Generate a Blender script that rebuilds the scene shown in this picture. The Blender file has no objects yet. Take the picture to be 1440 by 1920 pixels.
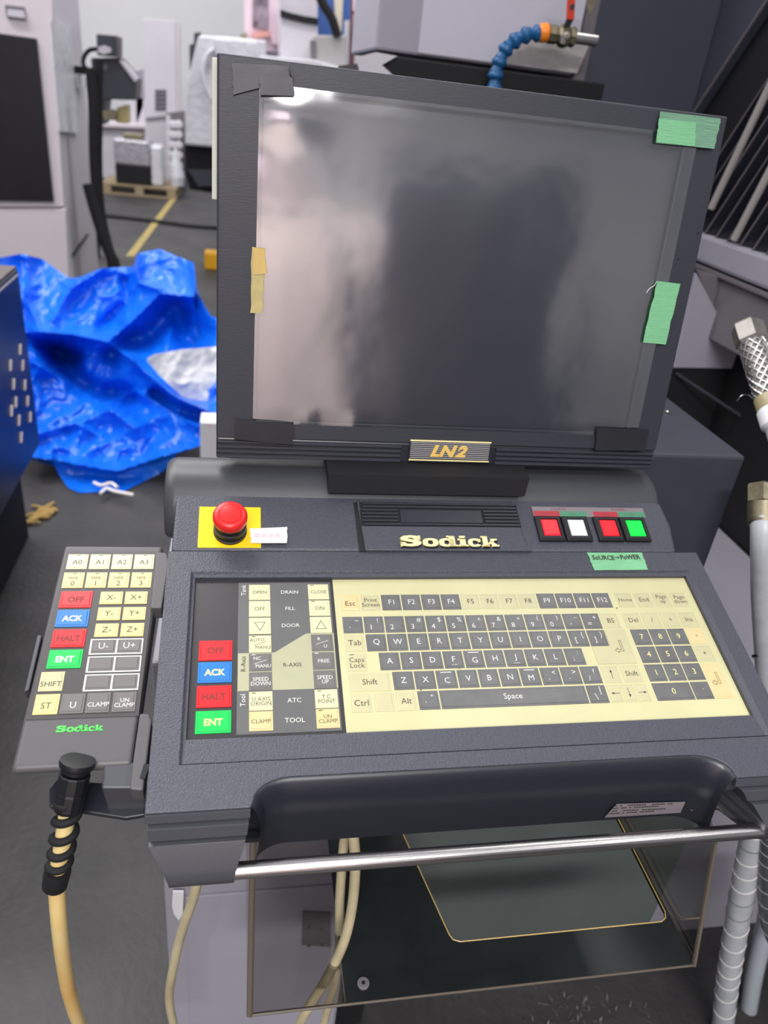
import bpy, bmesh, math, random
from mathutils import Vector, Matrix, noise
from mathutils.geometry import tessellate_polygon
random.seed(4)
C = bpy.context.scene.collection
SC = bpy.context.scene
# ------------------------------------------------------------------ camera
F = 1414.87                                   # focal length in pixels of a 1440 x 1920 frame
CW = Vector((-.0931, -.4650, 1.3857))
RX = Vector((0.981529, -0.159756, 0.105261)); RY = Vector((0.012741, -0.494389, -0.869147)); RZ = Vector((0.190891, 0.854434, -0.483222))
cd = bpy.data.cameras.new('camera'); cam = bpy.data.objects.new('camera', cd); C.objects.link(cam)
cam.matrix_world = Matrix(((RX[0], -RY[0], -RZ[0], CW[0]), (RX[1], -RY[1], -RZ[1], CW[1]), (RX[2], -RY[2], -RZ[2], CW[2]), (0, 0, 0, 1)))
cd.sensor_fit = 'HORIZONTAL'; cd.sensor_width = 36; cd.lens = F / 1440 * 36
cd.clip_start = .02; cd.clip_end = 60
cd.dof.use_dof = True; cd.dof.focus_distance = .66; cd.dof.aperture_fstop = 8.5
SC.camera = cam
# ------------------------------------------------------------------ world, lights, exposure
SC.view_settings.view_transform = 'Standard'; SC.view_settings.look = 'None'
SC.view_settings.gamma = 1; SC.view_settings.use_curve_mapping = False
SC.view_settings.exposure = -0.08
wd = bpy.data.worlds.new('world'); SC.world = wd; wd.use_nodes = True
wd.node_tree.nodes['Background'].inputs[0].default_value = (.86, .90, 1, 1)
wd.node_tree.nodes['Background'].inputs[1].default_value = .60

def s2l(c):
    c = c / 255
    return c / 12.92 if c <= .04045 else ((c + .055) / 1.055) ** 2.4
def rgb(r, g, b): return (s2l(r), s2l(g), s2l(b), 1)

LAMPS = [(-.3, -2.6, 3.0, 1.6, .4, 150), (-.9, 1.4, 3.6, 1.3, .5, 38), (1.2, 1.6, 3.6, .4, 2.2, 26), (-.5, -1.2, 3.5, 2.0, .4, 22), (-2.6, 3.2, 4.4, 3, .5, 130), (-2.2, 7.2, 4.6, 3, .5, 200), (.6, 4.6, 4.4, 3, .5, 90), (-1.5, 10.0, 4.8, 5, .5, 120), (1.8, -1.6, 3.6, .4, 1.6, 14), (-2.4, 1.2, 3.6, .4, 1.8, 40)]  # lamps added out of view to brighten console, background and screen reflection
for i, (x, y, z, sx, sy, w) in enumerate(LAMPS):
    ld = bpy.data.lights.new('added_lamp_light', 'AREA'); ld.shape = 'RECTANGLE'; ld.size = sx; ld.size_y = sy; ld.energy = w
    ld.color = (1, .975, .96)
    lo = bpy.data.objects.new('added_lamp_light', ld); C.objects.link(lo); lo.location = (x, y, z)

# ------------------------------------------------------------------ geometry of the place: axes of the sloping console and of the screen
A = math.radians(18)
K0 = Vector((0, 0, .95)); KX = Vector((1, 0, 0)); KY = Vector((0, math.cos(A), math.sin(A))); KZ = Vector((0, -math.sin(A), math.cos(A)))
def K(x, y, z=0): return K0 + (KX * x + KY * y + KZ * z) * .001          # console plane, millimetres
SO = Vector((0, .2179, 1.0639)); ST = math.radians(81.69)
SY = Vector((0, math.cos(ST), math.sin(ST))); SN = KX.cross(SY)
def S(x, y, z=0): return SO + (KX * x + SY * y + SN * z) * .001          # screen plane, millimetres
def W(x, y, z): return Vector((x, y, z)) * .001
def ray(px, py):
    return (RX * (px - 720) + RY * (py - 960) + RZ * F).normalized()
def hit(q, n, o):
    d = ray(*q); return CW + d * ((o - CW).dot(n) / d.dot(n))
def atY(q, y): return hit(q, Vector((0, 1, 0)), Vector((0, y, 0)))
def atX(q, x): return hit(q, Vector((1, 0, 0)), Vector((x, 0, 0)))
def atZ(q, z): return hit(q, Vector((0, 0, 1)), Vector((0, 0, z)))
def PK(z): return (KZ, K(0, 0, z))
def PS(z): return (SN, S(0, 0, z))
def PY(y): return (Vector((0, -1, 0)), Vector((0, y, 0)))
def PXm(x): return (Vector((-1, 0, 0)), Vector((x, 0, 0)))
def PZ(z): return (Vector((0, 0, 1)), Vector((0, 0, z)))
MK = Matrix(((.001, 0, 0, K0.x), (0, KY.y * .001, KZ.y * .001, K0.y), (0, KY.z * .001, KZ.z * .001, K0.z), (0, 0, 0, 1)))
MS = Matrix(((.001, 0, 0, SO.x), (0, SY.y * .001, SN.y * .001, SO.y), (0, SY.z * .001, SN.z * .001, SO.z), (0, 0, 0, 1)))
MW = Matrix.Scale(.001, 4)

# ------------------------------------------------------------------ materials
def mat(name, col, rough=.5, metal=0, grain=0, gscale=800, var=0, vscale=6, spec=.5, emit=0, trans=0, coat=0, aniso=None, col2=None):
    m = bpy.data.materials.new(name); m.use_nodes = True
    nt = m.node_tree; b = nt.nodes['Principled BSDF']
    b.inputs['Base Color'].default_value = col; b.inputs['Roughness'].default_value = rough; b.inputs['Metallic'].default_value = metal
    b.inputs['Specular IOR Level'].default_value = spec
    b.inputs['Coat Weight'].default_value = coat
    b.inputs['Transmission Weight'].default_value = trans
    if emit: b.inputs['Emission Color'].default_value = col; b.inputs['Emission Strength'].default_value = emit
    geo = nt.nodes.new('ShaderNodeNewGeometry'); mp = nt.nodes.new('ShaderNodeMapping'); nt.links.new(geo.outputs['Position'], mp.inputs['Vector'])
    if aniso: mp.inputs['Scale'].default_value = aniso
    if var or col2:
        n = nt.nodes.new('ShaderNodeTexNoise'); n.inputs['Scale'].default_value = vscale; n.inputs['Detail'].default_value = 5; n.inputs['Roughness'].default_value = .65
        nt.links.new(mp.outputs[0], n.inputs['Vector'])
        r = nt.nodes.new('ShaderNodeValToRGB'); r.color_ramp.elements[0].position = .32; r.color_ramp.elements[1].position = .68
        c2 = col2 or tuple(min(1, c * (1 + var)) for c in col[:3]) + (1,)
        c1 = col if col2 else tuple(c * (1 - var) for c in col[:3]) + (1,)
        r.color_ramp.elements[0].color = c1; r.color_ramp.elements[1].color = c2
        nt.links.new(n.outputs['Fac'], r.inputs[0]); nt.links.new(r.outputs[0], b.inputs['Base Color'])
    if grain:
        n2 = nt.nodes.new('ShaderNodeTexNoise'); n2.inputs['Scale'].default_value = gscale; n2.inputs['Detail'].default_value = 2
        nt.links.new(mp.outputs[0], n2.inputs['Vector'])
        bp = nt.nodes.new('ShaderNodeBump'); bp.inputs['Strength'].default_value = grain; bp.inputs['Distance'].default_value = .0006 * 800 / gscale
        nt.links.new(n2.outputs['Fac'], bp.inputs['Height']); nt.links.new(bp.outputs[0], b.inputs['Normal'])
    return m
M = {}
M['deck'] = mat('grained_grey_plastic', rgb(66, 68, 78), .40, grain=1, gscale=750, var=.22, vscale=700, spec=.6)
M['hood'] = mat('satin_grey_plastic', rgb(62, 63, 68), .38, grain=.15, gscale=900)
M['fascia'] = mat('dark_satin_plastic', rgb(34, 36, 45), .33, grain=.1, gscale=1200)
M['mount'] = mat('grey_smooth_plastic', rgb(72, 73, 79), .36, grain=.15, gscale=1200)
M['bezel'] = mat('screen_surround_plastic', rgb(47, 49, 58), .45, grain=.12, gscale=500, aniso=(.35, 1, 2.2))
M['black'] = mat('black_plastic', rgb(22, 22, 26), .4)
M['matte_black'] = mat('matte_black', rgb(14, 14, 18), .75)
M['panel_black'] = mat('charcoal_membrane', rgb(52, 50, 52), .35, var=.08, vscale=30)
M['panel_grey'] = mat('grey_membrane', rgb(96, 96, 96), .35, var=.05, vscale=40)
M['panel_olive'] = mat('olive_cream_membrane', rgb(168, 168, 138), .35, var=.04, vscale=40)
M['cream'] = mat('cream_membrane', rgb(198, 194, 150), .33, var=.05, vscale=14)
M['key_dark'] = mat('dark_key', rgb(102, 102, 102), .34, var=.1, vscale=60)
M['key_cream'] = mat('pale_key', rgb(190, 185, 146), .34, var=.04, vscale=40)
M['key_bright'] = mat('bright_cream_key', rgb(212, 208, 166), .3)
M['key_amber'] = mat('amber_key', rgb(214, 190, 134), .3, col2=rgb(206, 194, 150), vscale=60)
M['key_yellow'] = mat('yellow_cream_key', rgb(216, 200, 138), .3)
M['key_red'] = mat('red_key', rgb(232, 34, 40), .3, var=.04, vscale=50)
M['key_blue'] = mat('blue_key', rgb(40, 116, 190), .3, var=.08, vscale=80)
M['key_green'] = mat('green_key', rgb(24, 190, 84), .3, var=.08, vscale=60)
M['key_grey'] = mat('grey_key', rgb(108, 106, 104), .34)
M['ink'] = mat('dark_ink', rgb(58, 52, 42), .5)
M['ink_red'] = mat('dark_red_ink', rgb(120, 28, 28), .5)
M['white_ink'] = mat('white_ink', rgb(214, 214, 208), .5)
M['gold_ink'] = mat('pale_yellow_ink', rgb(228, 220, 140), .5)
M['gold'] = mat('gold_letter', rgb(246, 232, 170), .35)
M['gold_dull'] = mat('dull_gold_letter', rgb(226, 190, 104), .35)
M['green_logo'] = mat('green_print', rgb(84, 214, 90), .4)
M['yellow'] = mat('yellow_plate', rgb(248, 206, 20), .4)
M['estop'] = mat('red_knob', rgb(222, 36, 36), .28)
M['lens_red'] = mat('red_lens', rgb(236, 24, 40), .3, emit=.25)
M['lens_white'] = mat('white_lens', rgb(224, 230, 228), .3)
M['lens_green'] = mat('green_lens', rgb(0, 228, 70), .3, emit=.35)
M['pendant'] = mat('pendant_grey', rgb(84, 82, 84), .45, grain=.2, gscale=1500)
M['pendant_panel'] = mat('pendant_panel_grey', rgb(66, 63, 64), .4)
M['cable_cream'] = mat('cream_cable', rgb(206, 194, 158), .45, col2=rgb(176, 164, 132), vscale=14)
M['cable_amber'] = mat('aged_cable', rgb(214, 160, 78), .35, col2=rgb(226, 206, 146), vscale=7)
M['steel'] = mat('brushed_steel', rgb(200, 196, 194), .24, metal=1, grain=.15, gscale=300, aniso=(.02, 4, 4))
M['steel_dull'] = mat('dull_steel', rgb(150, 145, 140), .45, metal=.8, var=.15, vscale=60)
M['brass'] = mat('stained_nickel', rgb(150, 142, 118), .38, metal=.9, var=.35, vscale=50)
M['tape_green'] = mat('green_cloth_tape', rgb(122, 188, 140), .6, grain=.6, gscale=500, var=.08, vscale=300, aniso=(.2, 1, 3))
M['tape_green_dk'] = mat('green_tape_single_layer', rgb(112, 158, 130), .6, grain=.8, gscale=500, var=.14, vscale=300, aniso=(.15, 1, 3))
M['tape_masking'] = mat('masking_tape', rgb(186, 172, 116), .7, grain=.3, gscale=900, var=.08, vscale=90)
M['tape_tan'] = mat('tan_tape', rgb(206, 176, 106), .6, var=.06, vscale=60)
M['tape_black'] = mat('black_cloth_tape', rgb(30, 30, 38), .5, grain=.2, gscale=900)
M['tape_grey'] = mat('grey_tape', rgb(74, 74, 82), .45)
M['paper'] = mat('white_sticker', rgb(242, 238, 232), .6)
M['pink'] = mat('pink_print', rgb(244, 196, 204), .6)
M['floor'] = mat('stained_concrete_floor', rgb(38, 37, 38), .55, grain=.25, gscale=60, col2=rgb(62, 60, 60), vscale=2.6)
M['wall'] = mat('pale_painted_wall', rgb(214, 214, 216), .8, var=.03, vscale=.8)
M['mach_white'] = mat('off_white_machine_paint', rgb(206, 202, 210), .45, var=.04, vscale=3)
M['mach_pink'] = mat('pale_pink_machine_paint', rgb(214, 204, 210), .45, var=.03, vscale=3)
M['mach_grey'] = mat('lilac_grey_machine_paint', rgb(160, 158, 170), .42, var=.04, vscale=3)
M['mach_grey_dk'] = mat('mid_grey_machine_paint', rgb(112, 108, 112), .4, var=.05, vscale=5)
M['col_dark'] = mat('dark_slate_paint', rgb(66, 69, 82), .42, var=.06, vscale=3)
M['box_dark'] = mat('slate_sheet_metal', rgb(58, 60, 70), .42, grain=.15, gscale=500, var=.08, vscale=12)
M['window_dark'] = mat('smoked_window', rgb(30, 28, 34), .3, var=.15, vscale=4)
M['navy'] = mat('navy_paint', rgb(4, 24, 54), .35, var=.2, vscale=5)
M['wood'] = mat('pallet_wood', rgb(160, 142, 114), .7, var=.15, vscale=20)
M['line'] = mat('yellow_floor_paint', rgb(164, 146, 84), .6, var=.2, vscale=9)
M['blue_hose'] = mat('blue_plastic', rgb(24, 88, 140), .38)
M['orange'] = mat('orange_plastic', rgb(248, 140, 30), .4)
M['red_handle'] = mat('red_vinyl', rgb(214, 66, 44), .4)
M['bluecol'] = mat('blue_paint', rgb(66, 104, 172), .5)
M['pinkframe'] = mat('pink_white_paint', rgb(238, 214, 224), .5)
M['shiny_wrap'] = mat('silver_wrap', rgb(190, 188, 196), .25, metal=.6, grain=1, gscale=60, var=.3, vscale=30)
M['wrap'] = mat('clear_film_wrap', rgb(214, 214, 220), .3, grain=.3, gscale=22, var=.08, vscale=8)
M['bag'] = mat('white_woven_sack', rgb(214, 216, 222), .5, grain=.25, gscale=40, var=.1, vscale=9)
M['yellow_block'] = mat('yellow_block', rgb(232, 168, 24), .5)
M['straw'] = mat('straw', rgb(176, 146, 84), .8)
M['white_plastic'] = mat('white_plastic', rgb(232, 232, 236), .4)
M['pale_green'] = mat('green_grey_sheet', rgb(86, 94, 92), .5, var=.1, vscale=4)
M['edge_amber'] = mat('raw_acrylic_edge', rgb(222, 190, 120), .4)
M['acrylic_edge'] = mat('acrylic_edge', rgb(96, 88, 78), .25)

def tarp_mat():
    m = mat('blue_tarpaulin', rgb(8, 108, 232), .3, spec=.6)
    nt = m.node_tree; b = nt.nodes['Principled BSDF']
    geo = nt.nodes.new('ShaderNodeNewGeometry')
    n = nt.nodes.new('ShaderNodeTexNoise'); n.inputs['Scale'].default_value = 14; n.inputs['Detail'].default_value = 4; n.inputs['Distortion'].default_value = .8
    nt.links.new(geo.outputs['Position'], n.inputs['Vector'])
    bp = nt.nodes.new('ShaderNodeBump'); bp.inputs['Strength'].default_value = .4; bp.inputs['Distance'].default_value = .02
    nt.links.new(n.outputs['Fac'], bp.inputs['Height']); nt.links.new(bp.outputs[0], b.inputs['Normal'])
    return m
M['tarp'] = tarp_mat()
def see_through(name, tint, fac, rough, gcol=(1, 1, 1, 1), bump=0, bscale=8):
    m = bpy.data.materials.new(name); m.use_nodes = True; nt = m.node_tree
    nt.nodes.remove(nt.nodes['Principled BSDF']); out = nt.nodes['Material Output']
    t = nt.nodes.new('ShaderNodeBsdfTransparent'); t.inputs[0].default_value = tint
    g = nt.nodes.new('ShaderNodeBsdfGlossy'); g.inputs['Color'].default_value = gcol; g.inputs['Roughness'].default_value = rough
    mx = nt.nodes.new('ShaderNodeMixShader'); lw = nt.nodes.new('ShaderNodeLayerWeight'); lw.inputs[0].default_value = .3
    ma = nt.nodes.new('ShaderNodeMath'); ma.operation = 'MULTIPLY_ADD'; ma.inputs[1].default_value = .6; ma.inputs[2].default_value = fac; ma.use_clamp = True
    nt.links.new(lw.outputs['Fresnel'], ma.inputs[0]); nt.links.new(ma.outputs[0], mx.inputs[0])
    nt.links.new(t.outputs[0], mx.inputs[1]); nt.links.new(g.outputs[0], mx.inputs[2]); nt.links.new(mx.outputs[0], out.inputs[0])
    if bump:
        geo = nt.nodes.new('ShaderNodeNewGeometry'); n = nt.nodes.new('ShaderNodeTexNoise'); n.inputs['Scale'].default_value = bscale; n.inputs['Detail'].default_value = 3
        bp = nt.nodes.new('ShaderNodeBump'); bp.inputs['Strength'].default_value = bump; bp.inputs['Distance'].default_value = .01
        nt.links.new(geo.outputs['Position'], n.inputs['Vector']); nt.links.new(n.outputs['Fac'], bp.inputs['Height']); nt.links.new(bp.outputs[0], g.inputs['Normal'])
    return m
M['film'] = see_through('clear_protective_film', (.93, .93, .95, 1), .27, .13, bump=.10, bscale=9)
M['acrylic'] = see_through('smoked_acrylic', (.74, .73, .72, 1), .03, .08)
M['glass'] = mat('screen_face', rgb(54, 55, 64), .34, spec=1, var=.05, vscale=18)
M['sleeve'] = mat('frosted_spiral_wrap', rgb(196, 200, 206), .34, var=.1, vscale=40, trans=.15)
M['sleeve_dark'] = mat('dark_spiral_wrap', rgb(84, 88, 92), .3, var=.15, vscale=50)

# ------------------------------------------------------------------ object helpers
def tag(o, label=None, cat=None, group=None, kind=None):
    if label: o['label'] = label
    if cat: o['category'] = cat
    if group: o['group'] = group
    if kind: o['kind'] = kind
    return o
def obj(name, bm, m, parent=None, bevel=0, segs=2, smooth=None, label=None, kind=None):
    bmesh.ops.recalc_face_normals(bm, faces=bm.faces)
    me = bpy.data.meshes.new(name); bm.to_mesh(me); bm.free()
    for x in (m if isinstance(m, (list, tuple)) else [m]): me.materials.append(x)
    o = bpy.data.objects.new(name, me); C.objects.link(o)
    if parent is not None:
        o.parent = parent; o.matrix_parent_inverse = parent_inv(parent)
    if bevel:
        md = o.modifiers.new('bevel', 'BEVEL'); md.width = bevel; md.segments = segs; md.limit_method = 'ANGLE'; md.angle_limit = math.radians(35)
    if smooth:
        for p in me.polygons: p.use_smooth = True
        try: me.set_sharp_from_angle(angle=math.radians(smooth))
        except Exception: pass
    return tag(o, label, kind=kind)
INV = {}
def parent_inv(p):
    return INV.get(p.name, Matrix.Identity(4))
def thing(name, loc, label, cat, group=None):
    o = bpy.data.objects.new(name, None); C.objects.link(o); o.location = loc; o.empty_display_size = .05
    INV[o.name] = Matrix.Translation(-Vector(loc))
    return tag(o, label, cat, group)
def add_box(bm, a, b, M4=MW):
    vs = [bm.verts.new(M4 @ Vector((x, y, z))) for x in (a[0], b[0]) for y in (a[1], b[1]) for z in (a[2], b[2])]
    for f in ((0, 1, 3, 2), (4, 6, 7, 5), (0, 4, 5, 1), (2, 3, 7, 6), (0, 2, 6, 4), (1, 5, 7, 3)): bm.faces.new([vs[i] for i in f])
def BX(a, b, M4=MW):
    bm = bmesh.new(); add_box(bm, a, b, M4); return bm
def add_prism(bm, pts, off, holes=()):
    """closed polygon of world points (with holes) extruded by the vector off"""
    loops = [list(pts)] + [list(h) for h in holes]
    flat = [p for l in loops for p in l]
    n = (loops[0][1] - loops[0][0]); tris = tessellate_polygon([[Vector(p) for p in l] for l in loops])
    top = [bm.verts.new(p) for p in flat]; bot = [bm.verts.new(p + off) for p in flat]
    if len(loops) == 1 and len(pts) < 40:
        try: bm.faces.new(top); bm.faces.new(bot[::-1])
        except ValueError: pass
    else:
        for t in tris:
            try: bm.faces.new([top[i] for i in t]); bm.faces.new([bot[i] for i in t][::-1])
            except ValueError: pass
    i0 = 0
    for l in loops:
        k = len(l)
        for i in range(k):
            j = (i + 1) % k
            bm.faces.new([top[i0 + i], bot[i0 + i], bot[i0 + j], top[i0 + j]])
        i0 += k
def prism(pts, off, holes=()):
    bm = bmesh.new(); add_prism(bm, pts, off, holes); return bm
def pp(pxs, plane, th):
    """flat piece whose outline, given as sight lines, lies in a real plane; th metres thick"""
    n, o = plane
    return prism([hit(q, n, o) for q in pxs], -n * th)
def add_tube(bm, path, r, n=10, closed=False, caps=True):
    path = [Vector(p) for p in path]; rs = r if isinstance(r, (list, tuple)) else [r] * len(path)
    rings = []; up = None
    for i, p in enumerate(path):
        t = (path[min(i + 1, len(path) - 1)] - path[max(i - 1, 0)])
        t = t.normalized() if t.length > 1e-9 else Vector((0, 0, 1))
        if up is None: up = t.orthogonal().normalized()
        up = (up - t * up.dot(t)).normalized(); s = t.cross(up)
        rings.append([bm.verts.new(p + (up * math.cos(a) + s * math.sin(a)) * rs[i]) for a in [2 * math.pi * k / n for k in range(n)]])
    for a, b in zip(rings, rings[1:]):
        for k in range(n): bm.faces.new((a[k], a[(k + 1) % n], b[(k + 1) % n], b[k]))
    if caps: bm.faces.new(rings[0][::-1]); bm.faces.new(rings[-1])
def TB(path, r, n=12):
    bm = bmesh.new(); add_tube(bm, path, r, n); return bm
def spline(pts, k=8):
    pts = [Vector(p) for p in pts]; P = [pts[0] * 2 - pts[1]] + pts + [pts[-1] * 2 - pts[-2]]; out = []
    for i in range(1, len(P) - 2):
        for j in range(k):
            t = j / k; a, b, c, d = P[i - 1:i + 3]
            out.append(.5 * ((2 * b) + (c - a) * t + (2 * a - 5 * b + 4 * c - d) * t * t + (3 * b - a - 3 * c + d) * t ** 3))
    return out + [pts[-1]]
def add_cyl(bm, c, ax, r0, r1, h, n=24):
    add_tube(bm, [c, c + ax * h], [r0, r1], n)
def lathe(c, ax, prof, n=32):
    bm = bmesh.new(); ax = ax.normalized(); u = ax.orthogonal().normalized(); v = ax.cross(u); rings = []
    for r, h in prof: rings.append([bm.verts.new(c + ax * h + (u * math.cos(2 * math.pi * k / n) + v * math.sin(2 * math.pi * k / n)) * max(r, 1e-5)) for k in range(n)])
    for a, b in zip(rings, rings[1:]):
        for k in range(n): bm.faces.new((a[k], a[(k + 1) % n], b[(k + 1) % n], b[k]))
    bm.faces.new(rings[0][::-1]); bm.faces.new(rings[-1]); return bm
def loft(secs):
    bm = bmesh.new(); rings = [[bm.verts.new(Vector(p)) for p in s] for s in secs]; k = len(rings[0])
    for a, b in zip(rings, rings[1:]):
        for i in range(k): bm.faces.new((a[i], a[(i + 1) % k], b[(i + 1) % k], b[i]))
    bm.faces.new(rings[0][::-1]); bm.faces.new(rings[-1]); return bm

# ------------------------------------------------------------------ lettering as flat outlines
TXT = {}
def prepare(keys):
    objs = []
    for key in keys:
        s, bold, shear = key
        cu = bpy.data.curves.new('t', 'FONT'); cu.body = s; cu.size = 1; cu.resolution_u = 2 if bold < .03 else 4; cu.offset = bold; cu.shear = shear; cu.fill_mode = 'FRONT'
        cu.space_line = .82; cu.align_x = 'CENTER'
        o = bpy.data.objects.new('t', cu); C.objects.link(o); objs.append((key, o, cu))
    dg = bpy.context.evaluated_depsgraph_get()
    for key, o, cu in objs:
        me = bpy.data.meshes.new_from_object(o.evaluated_get(dg))
        vs = [(v.co.x, v.co.y) for v in me.vertices]; fs = [tuple(p.vertices) for p in me.polygons]
        xs = [v[0] for v in vs] or [0]; ys = [v[1] for v in vs] or [0]
        cx, cy = (min(xs) + max(xs)) / 2, (min(ys) + max(ys)) / 2
        TXT[key] = ([(x - cx, y - cy) for x, y in vs], fs, max(xs) - min(xs), max(ys) - min(ys))
        bpy.data.meshes.remove(me); bpy.data.objects.remove(o); bpy.data.curves.remove(cu)
CAP = .682
def add_text(bm, key, M4, cx, cy, cap, z, mi=1, sx=1.0, thick=0, rot=0, fit=None):
    vs, fs, w, h = TXT[key]; s = cap / CAP
    if fit: s = fit / h
    c, n = math.cos(rot), math.sin(rot)
    P = [(cx + (x * c * sx - y * n) * s, cy + (x * n * sx + y * c) * s) for x, y in vs]
    top = [bm.verts.new(M4 @ Vector((x, y, z + thick))) for x, y in P]
    cnt = {}
    for f in fs:
        try: fc = bm.faces.new([top[i] for i in f]); fc.material_index = mi
        except ValueError: continue
        if thick:
            for a, b in zip(f, f[1:] + f[:1]): cnt[(a, b)] = 1
    if thick:
        bot = [bm.verts.new(M4 @ Vector((x, y, z))) for x, y in P]
        for a, b in cnt:
            if (b, a) not in cnt:
                try: bm.faces.new([top[a], top[b], bot[b], bot[a]]).material_index = mi
                except ValueError: pass
def add_stroke(bm, M4, pts, w, z, mi=1, closed=False):
    pts = [Vector((x, y, 0)) for x, y in pts]
    segs = list(zip(pts, pts[1:])) + ([(pts[-1], pts[0])] if closed else [])
    for a, b in segs:
        d = (b - a).normalized() * w / 2; n = Vector((-d.y, d.x, 0))
        q = [a - d - n, b + d - n, b + d + n, a - d + n]
        bm.faces.new([bm.verts.new(M4 @ Vector((p.x, p.y, z))) for p in q]).material_index = mi

# key lists: (x, y0(bottom), width, height, material, ink, list of (text, dx, dy, cap, kind))
U = 19.05
keys = []
def key(x, y, w, h, m, ink, *leg, lamp=None): keys.append((x, y, w, h, m, ink, leg, lamp))
KW, KH = 17.9, 17.4
fr = [('F%d' % i) for i in range(1, 13)]
for i, s in enumerate(fr):
    dark = not (4 <= i <= 7)
    key(38.1 + i * U, 82.2, KW, KH, 'key_dark' if dark else 'key_cream', 'white_ink' if dark else 'ink', (s, 0, 0, 5.2))
key(.4, 82.2, 17, KH, 'key_amber', 'ink', ('Esc', 0, -1, 5.2)); key(19.2, 82.2, 17, KH, 'key_cream', 'ink', ('Print\nScreen', 0, 0, 4.3))
for x, s, c in ((272.2, 'Home', 4), (292.2, 'End', 5), (311.8, 'Page\nup', 4.4), (330.9, 'Page\ndown', 4.4)): key(x, 82.2, 17.4, KH, 'key_cream', 'ink', (s, 0, 0, c))
row1 = [('`', '~'), ('1', '!'), ('2', '@'), ('3', '#'), ('4', '$'), ('5', '%'), ('6', '^'), ('7', '&'), ('8', '*'), ('9', '('), ('0', ')'), ('-', '_'), ('=', '+')]
for i, (a, b) in enumerate(row1): key(i * U + .3, 58.3, KW, KH, 'key_dark', 'white_ink', (a, -3, -3.2, 5), (b, 3.4, 3.6, 4.6))
key(13 * U + .6, 58.3, KW, KH, 'key_cream', 'ink', ('BS', 0, 0, 5.2))
key(.6, 39.6, 17, 17, 'key_cream', 'ink', ('Tab', 0, 0, 5.4))
for i, s in enumerate('QWERTYUIOP'): key(U * (1 + i) + .3, 39.4, KW, KH, 'key_dark', 'white_ink', (s, 0, 0, 5.4))
key(U * 11 + .3, 39.4, KW, KH, 'key_dark', 'white_ink', ('[', -3, -2.5, 5), ('{', 4, 3, 5)); key(U * 12 + .3, 39.4, KW, KH, 'key_dark', 'white_ink', (']', -3, -2.5, 5), ('}', 4, 3, 5))
key(.6, 20, 17, 17.6, 'key_cream', 'ink', ('Caps\nLock', 0, -.6, 4.6), lamp='ink')
for i, s in enumerate('ASDFGHJKL'): key(U * (1.5 + i) + .3, 20.3, KW, KH, 'key_dark', 'white_ink', (s, 0, 0, 5.4), lamp={'G': 'bar', 'F': 'under', 'J': 'under'}.get(s))
key(U * 10.5 + .3, 20.3, KW, KH, 'key_dark', 'white_ink', (';', -2, -3, 4.6), (':', 3, 3.4, 4.2))
key(.8, .6, 35, 17.6, 'key_cream', 'ink', ('Shift', 0, 0, 5.2))
for i, s in enumerate('ZXCVBNM'): key(U * (2 + i) + .3, 1.1, KW, KH, 'key_dark', 'white_ink', (s, 0, 0, 5.4), lamp={'C': 'bar', 'M': 'bar'}.get(s))
for i, (a, b) in enumerate(((',', '<'), ('.', '>'), ('/', '?'))): key(U * (9 + i) + .3, 1.1, KW, KH, 'key_dark', 'white_ink', (a, -2.5, -3.6, 4.6), (b, 3, 3.2, 4.8))
key(230.2, 1.1, 16.4, KH, 'key_cream', 'ink', ('@up', 0, 0, 5)); key(248.8, 1.1, 18.6, KH, 'key_cream', 'ink', ('Shift', 0, 0, 5))
key(.7, -18.2, 17, KH, 'key_cream', 'ink', ('Ctrl', 0, -.4, 5.4)); key(20, -18.2, 16.6, KH, 'key_cream', 'ink'); key(38.6, -18.2, 17, KH, 'key_cream', 'ink', ('Alt', 0, 0, 5.2))
key(U * 3 + .3, -18, KW, KH, 'key_dark', 'white_ink', ("'", -3, -2, 4), ('"', 3, 3.6, 4.6))
key(U * 4 + .3, -18, U * 7 - 1.1, KH, 'key_dark', 'white_ink', ('Space', -2, 0, 5.2))
key(U * 11 + .3, -18, KW, KH, 'key_dark', 'white_ink', ('\\', -2, -2.6, 6), ('|', 3, 3, 6))
key(230.2, -18, 17, KH, 'key_cream', 'ink', ('@left', 0, 0, 5)); key(249, -18, 17.6, KH, 'key_cream', 'ink', ('@down', 0, 0, 5))
keys[-1] = (249 - .1, -18, 9, KH, 'key_cream', 'ink', (('@down', 0, 0, 5),), None)
keys.pop(); keys.pop()
key(229.6, -18, 12.2, KH, 'key_cream', 'ink', ('@left', 0, 0, 4.4)); key(242.6, -18, 12.2, KH, 'key_cream', 'ink', ('@down', 0, 0, 5)); key(255.6, -18, 12.2, KH, 'key_cream', 'ink', ('@right', 0, 0, 4.4))
NX = 273.1
for i, (s, c) in enumerate((('Del', 5), ('/', 5.4), ('*', 5.4), ('Ins', 5))): key(NX - 1.5 + i * U * 1.03, 58.3, 18.2, KH, 'key_cream', 'ink', (s, 0, 0, c))
for r, row in enumerate(('789', '456', '123')):
    for i, s in enumerate(row): key(NX + i * U + .3, 39.4 - r * U, KW, KH, 'key_dark', 'gold_ink', (s, 0, 0, 5.6))
key(NX + .3, -18, U * 2 - 1.1, KH, 'key_dark', 'gold_ink', ('0', 0, 0, 5.6)); key(NX + 2 * U + .3, -18, KW, KH, 'key_dark', 'white_ink', ('.', 1, 1, 5))
key(NX + 3 * U + .5, 39.4, KW, KH, 'key_amber', 'ink', ('-', 0, 0, 6)); key(NX + 3 * U + .5, 20.3, KW, KH, 'key_cream', 'ink', ('+', 0, 0, 5))
key(NX + 3 * U + .5, -18, KW, 36.4, 'key_amber', 'ink', ('@enter', -.5, 1, 6))
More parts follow.
